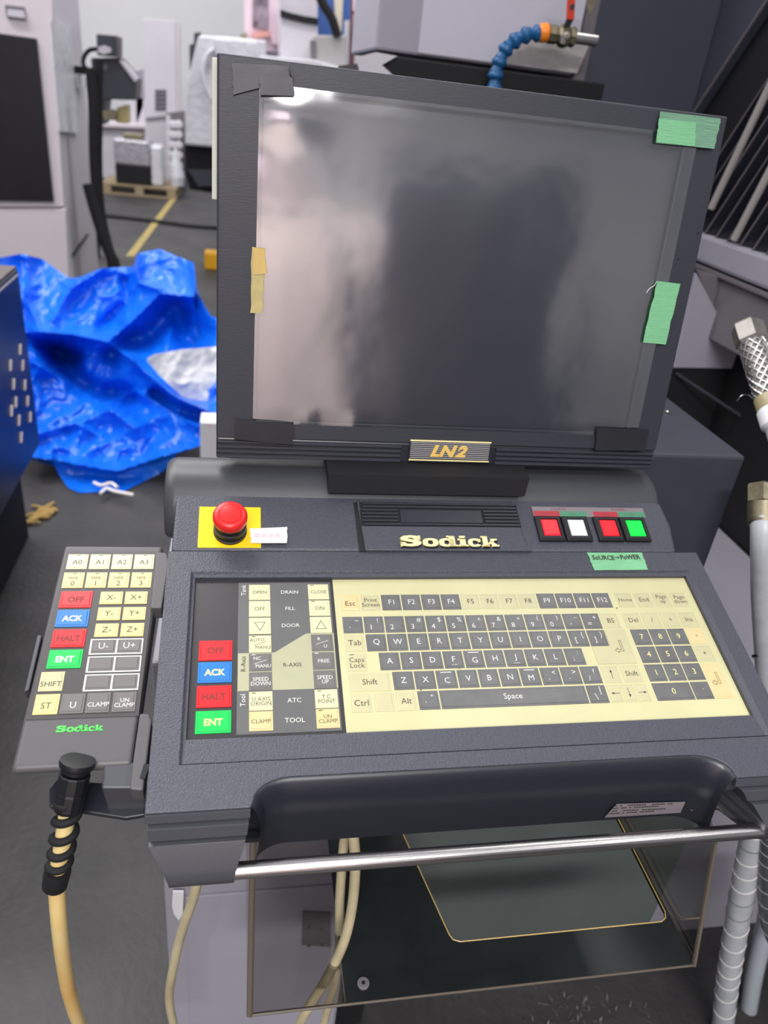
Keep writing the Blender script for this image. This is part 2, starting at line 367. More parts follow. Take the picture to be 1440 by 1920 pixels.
nmain = len(keys)
# left block
LX, RXX = -81.9, -28.8
col = [112, 94, 76, 57.6, 39.6, 21.8, 3.8, -13.8]
lk = [('OPEN', 'key_bright'), ('OFF', 'key_bright'), ('@tridown', 'key_bright'), ('AUTO\nMANU', 'key_bright'), ('NC\nMANU', 'key_grey'), ('SPEED\nDOWN', 'key_grey'), ('U AXIS\nORIGIN', 'key_bright'), ('CLAMP', 'key_amber')]
rk = [('CLOSE', 'key_bright'), ('ON', 'key_bright'), ('@triup', 'key_bright'), ('R\nU', 'key_grey'), ('FREE', 'key_grey'), ('SPEED\nUP', 'key_grey'), ('T.C\nPOINT', 'key_bright'), ('UN\nCLAMP', 'key_amber')]
for x, lst in ((LX, lk), (RXX, rk)):
    for y, (s, m) in zip(col, lst):
        two = '\n' in s; ink = 'white_ink' if m == 'key_grey' else 'ink'
        lam = 'lamp' if s in ('CLOSE', 'ON', 'AUTO\nMANU', 'NC\nMANU', 'FREE', 'U AXIS\nORIGIN', 'T.C\nPOINT', 'UN\nCLAMP') else None
        if s in ('AUTO\nMANU', 'NC\nMANU', 'R\nU'):
            a, b = s.split('\n'); key(x, y - 17, 18.9, 16.9, m, ink, (a, -2.6, 3.4, 3.1), (b, 2.4, -4, 3.1), ('@slash', 0, 0, 1), lamp=lam)
        else: key(x, y - 17, 18.9, 16.9, m, ink, (s, 0, -.6, 3.4 if len(s) > 3 else 3.8), lamp=lam)
for y, s, m, ink in ((43.4, 'OFF', 'key_red', 'ink_red'), (22.6, 'ACK', 'key_blue', 'gold_ink'), (.6, 'HALT', 'key_red', 'ink_red'), (-21.6, 'ENT', 'key_green', 'gold_ink')):
    key(-123.2, y - 9.6, 27.6, 19.4, m, ink, (s, 0, -.5, 5.4))
# hand-held pendant, same plane
nleft = len(keys)
PN = -1.5
for i in range(4): key(-241.6 + i * 19.05, 131.6, 17.6, 17, 'key_bright', 'ink', ('A%d' % i, 0, -1, 5), lamp='lamp2')
for i in range(4): key(-242.1 + i * 19.05, 110.9, 17.6, 17, 'key_yellow', 'ink', ('MFR', 0, 1.6, 3), ('%d' % i, 0, -4, 5), lamp='lamp2')
for y, s, m, ink in ((90, 'OFF', 'key_red', 'ink_red'), (70.5, 'ACK', 'key_blue', 'white_ink'), (50.8, 'HALT', 'key_red', 'ink_red'), (31, 'ENT', 'key_green', 'white_ink')): key(-241.2, y, 26.2, 17.4, m, ink, (s, 0, -.5, 5.2))
for r, a in enumerate('XYZ'):
    for i, sg in enumerate('-+'): key(-208.8 + i * 20.6, 93.3 - r * 16.6, 18.9, 13.4, 'key_yellow', 'ink', (a + sg, 0, 0, 5.4))
for r in range(3):
    for i, sg in enumerate('-+'): key(-209.4 + i * 20.4, 44.7 - r * 16.7, 19, 12.6, 'key_grey', 'white_ink', *([('U' + sg, 0, 0, 5.6)] if r == 0 else []))
key(-244, 10.9, 18, 17.4, 'key_cream', 'ink', ('SHIFT', 0, -2.6, 4.4)); key(-244.4, -9, 18, 17.4, 'key_yellow', 'ink', ('ST', 0, -1.6, 5.2))
key(-225.2, -9, 17.6, 17.2, 'key_grey', 'white_ink', ('U', .5, -1.6, 5.2)); key(-206.6, -9, 17.8, 17.2, 'key_grey', 'white_ink', ('CLAMP', .5, -1.8, 3.6)); key(-187.2, -9, 17.8, 17.2, 'key_grey', 'white_ink', ('UN\nCLAMP', .5, -1, 3.4))

BOLD = 0.0
need = {(l[0], .035 if k[4] in ('key_red', 'key_blue', 'key_green') else BOLD, 0) for k in keys for l in k[6] if not l[0].startswith('@')}
LOGO = [('S', .1, 0), ('o', .1, 0), ('d', .1, 0), ('i', .1, 0), ('c', .1, 0), ('k', .1, 0)]
extra = [('DRAIN', BOLD, 0), ('FILL', BOLD, 0), ('DOOR', BOLD, 0), ('R-AXIS', BOLD, 0), ('ATC', BOLD, 0), ('TOOL', BOLD, 0), ('Tank', BOLD, 0), ('Tool', BOLD, 0), ('R-Axis', BOLD, 0),
         ('SOURCE', BOLD, 0), ('POWER', BOLD, 0), ('OFF', BOLD, 0), ('ON', BOLD, 0), ('SoURCE', .02, .1), ('PoWER', .02, .1), ('L', .05, .3), ('N', .05, .3), ('2', .05, .3), ('MADE IN JAPAN', BOLD, 0)] + LOGO
prepare(sorted(need | set(extra)))

# ------------------------------------------------------------------ the setting
fl = bmesh.new(); add_box(fl, (-9000, -4600, -60), (9000, 12500, 0)); tag(obj('floor', fl, M['floor']), kind='structure')
tag(obj('wall_back', BX((-9000, 12300, 0), (9000, 12400, 5200)), M['wall']), kind='structure')
tag(obj('wall_left', BX((-9100, -4600, 0), (-9000, 12400, 5200)), M['wall']), kind='structure')
tag(obj('wall_right', BX((9000, -4600, 0), (9100, 12400, 5200)), M['wall']), kind='structure')
tag(obj('wall_front', BX((-9000, -4700, 0), (9000, -4600, 5200)), M['wall']), kind='structure')

LL = ['above the rear pink machine', 'nearest the tarpaulin', 'over the slant machine', 'right above the photographer', 'beside the machining centre', 'over the pallet aisle', 'before the blue machine column', 'along the far wall', 'over the rear dark cabinet', 'over the left walkway']
def lamp(x, y, z, sx, sy, i):  # housing and rod for each added, unseen lamp
    t = thing('added_lamp', (x, y, z + .06), 'long white ceiling lamp hanging ' + LL[i], 'lamp', 'ceiling lamps over the workshop')
    obj('housing', BX(((x - sx / 2) * 1000, (y - sy / 2) * 1000, z * 1000 + 12), ((x + sx / 2) * 1000, (y + sy / 2) * 1000, z * 1000 + 70)), M['white_plastic'], t)
    obj('rod', TB([(x, y, z + .07), (x, y, 5.2)], .008, 6), M['white_plastic'], t)
for i, (x, y, z, sx, sy, w) in enumerate(LAMPS): lamp(x, y, z, sx, sy, i)

# ------------------------------------------------------------------ control console
con = thing('control_console', (.113, .05, 0), 'dark grey sloping machine control desk with cream membrane keyboard', 'control console')
def rnd(pts, z): return [K(x, y, z) for x, y in pts]
def arcpts(cx, cy, r, a0, a1, n):
    return [(cx + r * math.cos(math.radians(a0 + (a1 - a0) * i / n)), cy + r * math.sin(math.radians(a0 + (a1 - a0) * i / n))) for i in range(n + 1)]
notch = [(-81, -92.5), (-79, -88)] + [(-81 + 2 + 28 * (1 - math.cos(t)), -88 + 17 * math.sin(t)) for t in [math.radians(a) for a in (15, 30, 45, 60, 75, 90)]] + \
        [(277, -71)] + [(277 + 35 * math.sin(t), -71 - 18 * (1 - math.cos(t))) for t in [math.radians(a) for a in (15, 30, 45, 60, 75, 90)]] + [(313, -92.5)]
outer = [(-154.5, -92.5)] + notch + [(380, -92.5), (380, 147), (-154.5, 147)]
dish = [(-132.5, -57.5), (361.5, -57.5), (361.5, 122.5), (-132.5, 122.5)]
hole = [(-129.2, -37.2), (356.4, -37.2), (356.4, 117.8), (-129.2, 117.8)]
bm = prism(rnd(outer, 6), -KZ * .026, [rnd(dish[::-1], 6)])
obj('desk_shell', bm, M['deck'], con, .0010)
# dish ring: slopes from the rim down to the key panel
bm = bmesh.new()
o_ = [bm.verts.new(K(x, y, 6)) for x, y in dish]; m_ = [bm.verts.new(K(x + (1.4 if x < 0 else -3.2), y + (1 if y < 0 else -1.2), 4.4)) for x, y in dish]; h_ = [bm.verts.new(K(x, y, 3.8)) for x, y in hole]; b_ = [bm.verts.new(K(x, y, -3)) for x, y in hole]
for a, b in ((o_, m_), (m_, h_), (h_, b_)):
    for i in range(4): bm.faces.new((a[i], a[(i + 1) % 4], b[(i + 1) % 4], b[i]))
obj('desk_recess', bm, M['deck'], con)
# body under the desk
bodyprof = [(-58, 906), (150, 975), (192, 1005), (260, 1000), (260, 861), (-58, 861)]
obj('lower_housing', prism([W(-150, y, z) for y, z in bodyprof], Vector((.524, 0, 0))), M['fascia'], con, .003)
# rolled front fascia between the handle mounts
pth = notch[:]
prof = [(-1.5, 5.5), (1, 4.6), (4, 1), (6.5, -5), (8, -12), (8.4, -22), (7, -40), (3, -68)]
bm = bmesh.new(); rings = []
for i, (x, y) in enumerate(pth):
    a = Vector(pth[max(i - 1, 0)]); b = Vector(pth[min(i + 1, len(pth) - 1)]); d = (b - a).normalized(); n = Vector((d.y, -d.x))
    base = K(x, y, 0); rings.append([bm.verts.new(base + (KX * n.x + Vector((0, 1, 0)) * n.y) * p * .001 + Vector((0, 0, 1)) * h * .001) for p, h in prof])
for a, b in zip(rings, rings[1:]):
    for i in range(len(prof) - 1): bm.faces.new((a[i], b[i], b[i + 1], a[i + 1]))
obj('front_fascia', bm, M['fascia'], con, smooth=50)
obj('underside_panel', BX((-84, -66, 857), (352, 60, 862)), M['fascia'], con)
# raised deck behind the keyboard
dk = [(-152, 147), (357, 147), (362, 180), (360, 209), (355, 212), (-147, 213), (-151, 208)]
def dz(y): return 6.2 + (y - 147) * .125
bm = bmesh.new(); top = [bm.verts.new(K(x, y, dz(y))) for x, y in dk]; bot = [bm.verts.new(K(x, y, -24)) for x, y in dk]
bm.faces.new(top); bm.faces.new(bot[::-1])
for i in range(len(dk)): j = (i + 1) % len(dk); bm.faces.new((top[i], bot[i], bot[j], top[j]))
obj('rear_deck', bm, M['deck'], con, .003)
DX = Matrix.Rotation(math.atan(.125), 4, 'X')
MD = MK @ Matrix.Translation((0, 147, 6.2)) @ DX          # deck frame: y from its front edge
# centre block
cb = [(27.5, -1), (196.5, -1), (191, 14), (189, 57), (24, 57)]
bm = prism([MD @ Vector((x, y, 3.2)) for x, y in cb], (MD.to_3x3() @ Vector((0, 0, -6))))
obj('centre_block', bm, M['deck'], con, .0012)
obj('painted_side_shade', prism([MD @ Vector(p) for p in ((22.2, -1, 1.2), (27.8, -1, 1.2), (25, 57, 1.2), (21, 57, 1.2))], MD.to_3x3() @ Vector((0, 0, -3))), M['black'], con)  # black strip paints the shaded left side of the centre block
for k in range(7):
    y = 28 + k * 4.2
    for x0, x1 in (((29, 190),) if k in (0, 5, 6) else ((27, 64), (153, 190))):
        obj('rib', BX((x0, y, 3), (x1, y + 2.4, 4.6), MD), M['fascia'], con, .0004)
obj('rib_ground', BX((26, 27, 3.1), (191, 56, 3.3), MD), M['matte_black'], con)
obj('blank_insert', BX((66, 31.2, 3.2), (151, 47, 4.4), MD), M['fascia'], con, .0005)
# round hood behind the deck
cy, cz, R_ = 232, 998, 48
arc = [(cy + R_ * math.cos(math.radians(a)), cz + R_ * math.sin(math.radians(a))) for a in range(196, -30, -8)]
secs = []
for x, k in ((-163, .80), (-162, .9), (-158, .97), (-152, 1), (350, 1), (357, .97), (360.5, .9), (361, .8)):
    secs.append([W(x, cy + (y - cy) * k, cz + (z - cz) * k) for y, z in arc])
obj('round_hood', loft(secs), M['hood'], con, smooth=30)
obj('rear_housing', BX((-146, 262, 861), (346, 296, 1004)), M['hood'], con, .006)
obj('monitor_neck', loft([[W(-5, 190, 1036), W(200, 190, 1036), W(201, 260, 1040), W(-4, 260, 1040)], [W(-6, 192, 1056), W(202, 192, 1056), W(206, 260, 1062), W(-7, 260, 1062)]]), M['matte_black'], con)

# key panels
panel = obj('keyboard_panel', BX((-5.4, -37, -3), (356.2, 117.6, 0), MK), M['cream'], con, label='cream membrane panel carrying the typing keys')
lpanel = obj('function_panel', BX((-129, -37, -3), (-5.4, 117.6, -.05), MK), M['panel_black'], con, label='charcoal membrane panel with machine function keys')
bm = prism([K(x, y, .12) for x, y in ((-91, 114.5), (-8.2, 114.5), (-8.9, -33), (-91.6, -33))], -KZ * .0002)
obj('grey_field', bm, M['panel_grey'], con)
bm = prism([K(x, y, .22) for x, y in ((-91, 40.3), (-60.5, 40.3), (-32.9, 58.8), (-8.6, 58.8), (-8.8, 4.8), (-91, 4.8))], -KZ * .0002)
obj('cream_field', bm, M['panel_olive'], con)
def print_bm(items, m):
    bm = bmesh.new()
    for k, M4, x, y, cap, z, rot in items: add_text(bm, (k, BOLD, 0), M4, x, y, cap, z, 0, rot=rot)
    return bm
obj('printed_words', print_bm([('DRAIN', MK, -45.6, 103.6, 3.6, .3, 0), ('FILL', MK, -45.6, 85.6, 3.6, .3, 0), ('DOOR', MK, -45.8, 67.6, 3.6, .3, 0), ('ATC', MK, -45.6, -5, 4, .3, 0), ('TOOL', MK, -45.8, -22.5, 4, .3, 0), ('Tank', MK, -86.6, 106, 4, .3, math.pi / 2), ('Tool', MK, -86.8, -3.6, 4, .3, math.pi / 2)], None), M['white_ink'], con)
obj('printed_words', print_bm([('R-AXIS', MK, -45.8, 28, 3.6, .4, 0), ('R-Axis', MK, -86.6, 30, 3.8, .4, math.pi / 2)], None), M['ink'], con)

def tri(c, y, s): return [(c - s, y), (c + s, y)]
def sym(bm, s, cx, cy, M4, z):
    if s == '@tridown': add_stroke(bm, M4, [(cx - 4.4, cy + 3.6), (cx + 4.4, cy + 3.6), (cx, cy - 4.6)], .5, z, closed=True)
    elif s == '@triup': add_stroke(bm, M4, [(cx - 4.4, cy - 4), (cx + 4.4, cy - 4), (cx, cy + 4.4)], .5, z, closed=True)
    elif s == '@slash': add_stroke(bm, M4, [(cx - 5, cy - 2), (cx + 5, cy + 1.6)], .4, z)
    elif s in ('@up', '@down', '@left', '@right'):
        d = {'@up': (0, 1), '@down': (0, -1), '@left': (-1, 0), '@right': (1, 0)}[s]; n = (-d[1], d[0]); L = 4.6 if d[1] else 3.9
        def p(a, b): return (cx + d[0] * a + n[0] * b, cy + d[1] * a + n[1] * b)
        add_stroke(bm, M4, [p(-L, 0), p(L * .4, 0)], .5, z)
        bm.faces.new([bm.verts.new(M4 @ Vector((*q, z))) for q in (p(L, 0), p(L * .35, 1.3), p(L * .35, -1.3))]).material_index = 1
    elif s == '@enter':
        q = [(1.6, 9), (4, 9), (4, -5.4), (-2.6, -5.4), (-2.6, -7.4), (-6.6, -4.2), (-2.6, -1), (-2.6, -3), (1.6, -3)]
        add_stroke(bm, M4, [(cx + a * .8, cy + b * .8) for a, b in q], .4, z, closed=True)
def build_key(k, parent, zoff):
    x, y, w, h, m, ink, leg, lam = k
    bm = bmesh.new(); i1, i2 = .5, 2.0 if min(w, h) > 15 else 1.6; flat = m in ('key_cream',) or (m == 'key_amber' and w < 18.5)
    h1, h2 = (.35, .7) if flat else (.5, 1.0)
    L = [((0, 0)), ((w, 0)), ((w, h)), ((0, h))]
    def ring(ins, z): return [bm.verts.new(MK @ Vector((x + (ins if a == 0 else w - ins), y + (ins if b == 0 else h - ins), z + zoff))) for a, b in L]
    r = [ring(0, 0), ring(.25, h1), ring(i2 - .5, h1), ring(i2, h2)]
    for a, b in zip(r, r[1:]):
        for i in range(4): bm.faces.new((a[i], a[(i + 1) % 4], b[(i + 1) % 4], b[i]))
    bm.faces.new(r[-1])
    cx, cy_ = x + w / 2, y + h / 2; zt = h2 + zoff + .06
    bold = .035 if m in ('key_red', 'key_blue', 'key_green') else BOLD
    for s, dx, dy, cap in leg:
        if s.startswith('@'): sym(bm, s, cx + dx, cy_ + dy, MK, zt)
        else: add_text(bm, (s, bold, 0), MK, cx + dx, cy_ + dy - (1.3 if lam == 'bar' else 0), cap, zt, 1, sx=.98)
    if lam == 'bar': add_stroke(bm, MK, [(cx - 4.6, y + h - 2.3), (cx + 4.6, y + h - 2.3)], .8, zt)
    elif lam == 'under': add_stroke(bm, MK, [(cx - 2.6, y + 3.2), (cx + 2.6, y + 3.2)], .35, zt)
    elif lam == 'lamp': add_stroke(bm, MK, [(x + 2.6, y + h - 1.6), (x + 5, y + h - 1.6)], .7, zt)
    elif lam == 'lamp2': add_stroke(bm, MK, [(cx - .8, y + h - 1.8), (cx + 1.6, y + h - 1.8)], .7, zt)
    elif lam == 'ink': add_stroke(bm, MK, [(x + 3, y + h - 1.6), (x + 6, y + h - 1.6)], .6, zt)
    o = obj('key', bm, [M[m], M[ink]], parent)
    return o
for i, k in enumerate(keys[:nleft]): build_key(k, panel if i < nmain else lpanel, 0 if i < nmain else .2)
# L shaped return key
bm = prism([K(x, y, .5) for x, y in ((247.4, 57), (268, 57), (267.5, 20.5), (229.2, 20.5), (229.2, 38.6), (247.4, 38.6))], -KZ * .0006)
sym(bm, '@enter', 256, 37.5, MK, .6); obj('key', bm, [M['key_cream'], M['ink']], panel)
for x, y in ((60.6, -.4), (98, 19.6), (268, 80.5)):
    obj('speck', BX((x, y, .8), (x + .9, y + .9, 1.4), MK), M['ink'], panel)

# marking strip and push buttons
bm = bmesh.new()
st = (208.5, 42.6, 335.5, 55)
add_box(bm, (st[0], st[1], .1), (st[2], st[3], 1.2), MD); nf = len(bm.faces)
def quad(bm, x0, y0, x1, y1, z, mi, M4=MD): bm.faces.new([bm.verts.new(M4 @ Vector(p)) for p in ((x0, y0, z), (x1, y0, z), (x1, y1, z), (x0, y1, z))]).material_index = mi
quad(bm, 209, 43, 238, 49.6, 1.3, 1); quad(bm, 238, 43, 268, 49.6, 1.3, 2); quad(bm, 276, 43, 304, 49.6, 1.3, 1); quad(bm, 304, 43, 335, 49.6, 1.3, 2)
M['strip'] = mat('grey_strip', rgb(126, 118, 122), .35); M['strip_red'] = mat('strip_red', rgb(170, 44, 56), .35); M['strip_green'] = mat('strip_green', rgb(70, 136, 104), .35); M['strip_ink'] = mat('strip_ink', rgb(120, 56, 66), .5)
for s, x in (('SOURCE', 238), ('POWER', 306)): add_text(bm, (s, BOLD, 0), MD, x, 52.2, 3, 1.35, 3)
for s, x in (('OFF', 223), ('ON', 252), ('OFF', 290), ('ON', 319)): add_text(bm, (s, BOLD, 0), MD, x, 46.2, 2.4, 1.35, 3)
obj('marking_strip', bm, [M['strip'], M['strip_red'], M['strip_green'], M['strip_ink']], con, label='marking strip reading SOURCE and POWER')
for x, ln, nm in ((208.2, 'lens_red', 'red square push button first from the left'), (237.6, 'lens_white', 'white square push button'), (273.2, 'lens_red', 'red square push button beside the green one'), (303.2, 'lens_green', 'green square push button')):
    f = obj('push_button', loft([[MD @ Vector((x + a, 11.6 + b, z)) for a, b in ((i, i), (28 - i, i), (28 - i, 30 - i), (i, 30 - i))] for z, i in ((0, 0), (3.2, 0), (5, 2.2), (5, 4.4), (1.5, 4.8))]), M['black'], con, label=nm)
    obj('lens', loft([[MD @ Vector((x + a, 11.6 + b, z)) for a, b in ((i, i), (28 - i, i), (28 - i, 30 - i), (i, 30 - i))] for z, i in ((1.6, 5), (4.6, 5.2), (5.4, 6.4))]), M[ln], f)
# emergency stop
obj('yellow_plate', BX((-128.6, 3, -.3), (-70.8, 49.4, .9), MD), M['yellow'], con, .0003, label='square yellow plate under the red knob')
ec = MD @ Vector((-99.4, 21, .5)); ez = (MD.to_3x3() @ Vector((0, 0, 1))).normalized()
es = obj('emergency_stop', lathe(ec, ez, [(.0155, 0), (.0155, .003), (.0138, .0035), (.0138, .007), (.0150, .0075), (.0150, .011), (.0135, .0115), (.0135, .016), (.0128, .018)]), M['black'], con, smooth=40)
obj('red_knob', lathe(ec, ez, [(.0128, .0175), (.0150, .019), (.0158, .022), (.0156, .0265), (.0146, .0285), (.0130, .0296), (.0104, .0298), (.0101, .0292), (.0098, .0298), (.005, .0303), (.0005, .0304)], 40), M['estop'], es, smooth=50)
# raised gold lettering, each letter on a dark backing
def logo_letters(parent, M4, x, y, h, z, th, m, back, gapk=1.0):
    adv = [('S', .0, .27), ('o', .215, .0), ('d', .40, 0), ('i', .555, 0), ('c', .70, 0), ('k', .88, 0)]
    return adv
def slab_letter(bm, ch, M4, x0, y0, w, h, z, th, mi):
    """fat slab-serif letters drawn from stacked outlines; x0,y0 lower left, w wide, h cap height"""
    def ring(cx, cy, rx, ry, ix, iy, a0=0, a1=360, n=22):
        out = []; inn = []
        for i in range(n + 1):
            a = math.radians(a0 + (a1 - a0) * i / n); c, s = math.cos(a), math.sin(a)
            sg = lambda v: math.copysign(abs(v) ** .8, v)
            out.append((cx + rx * sg(c), cy + ry * sg(s))); inn.append((cx + ix * sg(c), cy + iy * sg(s)))
        for i in range(n): poly([out[i], out[i + 1], inn[i + 1], inn[i]])
    def poly(p):
        p = [(x0 + a * w, y0 + b * h) for a, b in p]
        t = [bm.verts.new(M4 @ Vector((a, b, z + th))) for a, b in p]; q = [bm.verts.new(M4 @ Vector((a, b, z))) for a, b in p]
        bm.faces.new(t).material_index = mi
        for i in range(len(p)): j = (i + 1) % len(p); bm.faces.new((t[i], q[i], q[j], t[j])).material_index = mi
    def bar(a, b, c, d): poly([(a, b), (c, b), (c, d), (a, d)])
    if ch == 'S':
        def band(c0, c1): 
            for i in range(len(c0) - 1): poly([c0[i], c0[i + 1], c1[i + 1], c1[i]])
        out = [(.95, .62), (.93, .80), (.80, .97), (.50, 1.02), (.18, .96), (.03, .76), (.10, .56), (.34, .46), (.60, .38), (.62, .28), (.50, .21), (.32, .24), (.26, .38)]
        inn = [(.68, .62), (.66, .74), (.58, .80), (.46, .82), (.38, .76), (.40, .68), (.62, .60), (.88, .52), (.97, .34), (.92, .12), (.70, -.01), (.34, -.02), (.05, .04)]
        a = out[:8] + [(.62, .40), (.64, .28)]; 
        top = [(.97, .62), (.93, .84), (.78, .98), (.50, 1.03), (.20, .97), (.04, .78), (.10, .56), (.36, .44), (.58, .37), (.64, .28), (.50, .20), (.32, .22), (.24, .36), (.03, .36)]
        bot = [(.70, .62), (.64, .74), (.56, .80), (.46, .81), (.38, .77), (.38, .70), (.62, .62), (.86, .54), (.98, .40), (.96, .20), (.80, .04), (.50, -.03), (.20, .02), (.03, .16)]
        band(top, bot); bar(.03, 0, .14, .38); bar(.84, .6, .95, 1.0)
    elif ch == 'o': ring(.5, .36, .5, .39, .17, .22)
    elif ch == 'd': ring(.42, .36, .42, .39, .14, .22); bar(.56, 0, .88, 1); bar(.44, .88, .88, 1); bar(.56, 0, 1, .13)
    elif ch == 'i': bar(.2, 0, .8, .72); bar(0, .6, .8, .72); bar(0, 0, 1, .13); bar(.2, .82, .8, 1)
    elif ch == 'c': ring(.5, .36, .5, .39, .18, .22, 35, 325); bar(.74, .42, .92, .7)
    elif ch == 'k':
        bar(.08, 0, .38, 1); bar(0, .88, .38, 1); bar(0, 0, .46, .13); poly([(.36, .24), (.62, .62), (.86, .62), (.52, .2)]); poly([(.5, .42), (.64, .5), (.98, .06), (.66, .06)]); bar(.56, .6, .96, .73); bar(.58, 0, 1.04, .13)
ADV = [('S', 0, .225), ('o', .235, .165), ('d', .41, .2), ('i', .618, .1), ('c', .728, .145), ('k', .872, .17)]
ADV = [('S', 0, .235), ('o', .235, .17), ('d', .405, .2), ('i', .605, .105), ('c', .71, .15), ('k', .855, .18)]
for ch, a, w in ADV:
    bm = bmesh.new(); X0, WW = 61.5, 97
    slab_letter(bm, ch, MD, X0 + a * WW + .8, 1.6, w * WW * .97, 12, 3.2, 1.6, 1)
    slab_letter(bm, ch, MD, X0 + a * WW, 2.6, w * WW * .97, 12, 3.4, 2.4, 0)
    obj('letter', bm, [M['gold'], M['black']], con, label='raised gold letter %s' % ch)
# handle mounts and bar
def mount(secs, m=M['mount']):
    return loft([[W(xl, y, z), W(xr, y, z), W(xr2, -50, z), W(xl2, -50, z)] for z, y, xl, xr, xl2, xr2 in secs])
hm = obj('handle_mount', mount([(901.5, -90, -151.5, -84, -154.5, -83), (901, -97, -152.5, -84, -154.5, -83), (884, -107, -142, -90, -153, -84), (874, -108.5, -139, -92, -150, -85), (866, -106, -138.5, -92, -148, -86), (858.5, -98, -138, -92, -147, -86)]), M['mount'], con, .0035, segs=3, smooth=50)
obj('mount_ledge', mount([(925, -90, -154.5, -81, -154.5, -81), (918, -91.5, -154.5, -81, -154.5, -81), (917.5, -88, -153, -82, -154.5, -81), (915.5, -88, -153, -82, -154.5, -81), (915, -94, -153, -82, -154.5, -82), (905, -96, -152.5, -83, -154.5, -82), (904.5, -92, -153, -83, -154.5, -82), (901, -92, -153, -83, -154.5, -82)]), M['mount'], hm, .0008)
hm = obj('handle_mount', mount([(901.5, -90, 332, 376, 316, 381), (901, -97, 333, 376, 318, 381), (884, -107, 346, 368, 320, 378), (872, -109.5, 352, 366, 322, 374), (858.5, -99, 352, 366, 322, 372)]), M['mount'], con, .0035, segs=3)
obj('mount_ledge', mount([(925, -90, 313, 381, 312, 381), (918, -91.5, 313, 381, 312, 381), (917.5, -88, 316, 379, 312, 381), (915.5, -88, 316, 379, 312, 381), (915, -94, 320, 379, 314, 381), (905, -96, 327, 378, 316, 381), (904.5, -92, 329, 376, 316, 381), (901, -92, 329, 376, 316, 381)]), M['mount'], hm, .0008)
obj('handle_bar', TB([W(-96, -100, 871.5), W(356, -100, 871.5)], .0063, 28), M['steel'], con, smooth=40, label='polished steel handle bar')
# rating label and screw on the underside of the front
obj('rating_label', pp([(1156, 1508), (1285, 1504), (1276, 1524), (1134, 1533)], PY(-.0755), .0004), M['strip'], con, label='small silver rating label with fine print')
bm = bmesh.new()
for k in range(4):
    a = atY((1153 - k * 5, 1512 + k * 5.0), -.0762); b = atY((1262 - k * 4 - (k % 2) * 22, 1508 + k * 4.6), -.0762)
    d = (b - a); n = int(22)
    for i in range(n):
        if random.random() < .2: continue
        p = a + d * (i / n); q = a + d * ((i + .7) / n)
        bm.faces.new([bm.verts.new(v) for v in (p, q, q + Vector((0, 0, .0011)), p + Vector((0, 0, .0011)))])
obj('fine_print', bm, M['ink'], con)
obj('screw', lathe(atY((1299, 1514), -.074), Vector((0, -1, 0)), [(.0035, 0), (.0035, .0015), (.002, .0025)], 12), M['steel_dull'], con)
for q0 in ((1308, 1508), (1332, 1512)):
    p = [atY((q0[0] + dx, q0[1] + dy), -.075) for dx, dy in ((0, 26), (-1, 12), (6, 2), (16, 2), (22, 10))]
    obj('wire_clip', TB(spline(p, 5), .0011, 6), M['steel_dull'], con)
# pendant holder on the left side of the desk
hold = obj('pendant_holder', pp([(196, 1433), (268, 1428), (268, 1478), (190, 1478)], PK(-4), .045), M['mount'], con, .0015)
obj('holder_clip', pp([(290, 1034), (312, 1036), (318, 1052), (303, 1140), (282, 1140), (292, 1052)], PK(3), .016), M['pendant'], hold, .0012)
obj('holder_clip', pp([(262, 1337), (280, 1338), (284, 1352), (268, 1482), (243, 1480), (250, 1420)], PK(4), .018), M['pendant'], hold, .0015)
obj('holder_clip', pp([(70, 1190), (78, 1191), (54, 1293), (45, 1297)], PK(-4), .012), M['mount'], hold, .0008)
obj('holder_plate', pp([(92, 1478), (105, 1462), (196, 1468), (270, 1478), (272, 1528), (235, 1534), (92, 1512)], PK(-42), .006), M['fascia'], hold, .001)
obj('holder_catch', pp([(270, 1432), (281, 1433), (272, 1460), (262, 1458)], PK(5), .006), M['black'], hold)

# ------------------------------------------------------------------ monitor
mon = thing('monitor', (.113, .24, 1.057), 'large dark grey framed machine monitor standing above the desk', 'monitor')
of = [(-114, -6.5), (351.5, -6.5), (351.5, 339.6), (-114, 339.6)]; ih = [(-75.5, 34), (312.6, 34), (312.6, 317.3), (-75.5, 317.3)]
off = [(-114, 15), (351.5, 15), (351.5, 339.6), (-114, 339.6)]
obj('bezel', prism([S(x, y, 0) for x, y in off], -SN * .02, [[S(x, y, 0) for x, y in ih[::-1]]]), M['bezel'], mon, .0016)
obj('screen', BX((-80, 30, -14), (317, 322, -6), MS), M['glass'], mon, label='dull dark screen face')
obj('lower_strip', BX((-114, -6.5, -20), (351.5, 15, -2.2), MS), M['fascia'], mon, .002)
for k in range(4):
    y = -5.6 + k * 4.9
    for x0, x1 in ((-113.2, 70), (170.5, 350.5)):
        obj('rib', loft([[MS @ Vector(p) for p in ((x0 - i, y + j, z), (x1 + i, y + j, z), (x1 + i, y + 3.5 - j, z), (x0 - i, y + 3.5 - j, z))] for z, i, j in ((-3, 0, 0), (-.8, 0, 0), (.2, -.6, .8))]), M['bezel'], mon)
obj('rear_shell', loft([[S(-110, -2, -20), S(347, -2, -20), S(347, 334, -20), S(-110, 334, -20)], [S(-100, 6, -52), S(338, 6, -52), S(338, 322, -52), S(-100, 322, -52)], [S(-60, 30, -90), S(300, 30, -90), S(300, 290, -90), S(-60, 290, -90)]]), M['bezel'], mon)
obj('side_trim', BX((-118.6, 228, -30), (-113, 338, -14), MS), mat('cream_trim', rgb(204, 206, 194), .5), mon, .001, label='cream plastic edge trim')
pl = obj('nameplate', BX((78, -2.2, -2), (163.8, 19.2, 1.2), MS), mat('plate_black', rgb(40, 40, 46), .35), mon, label='gold edged nameplate reading LN2')
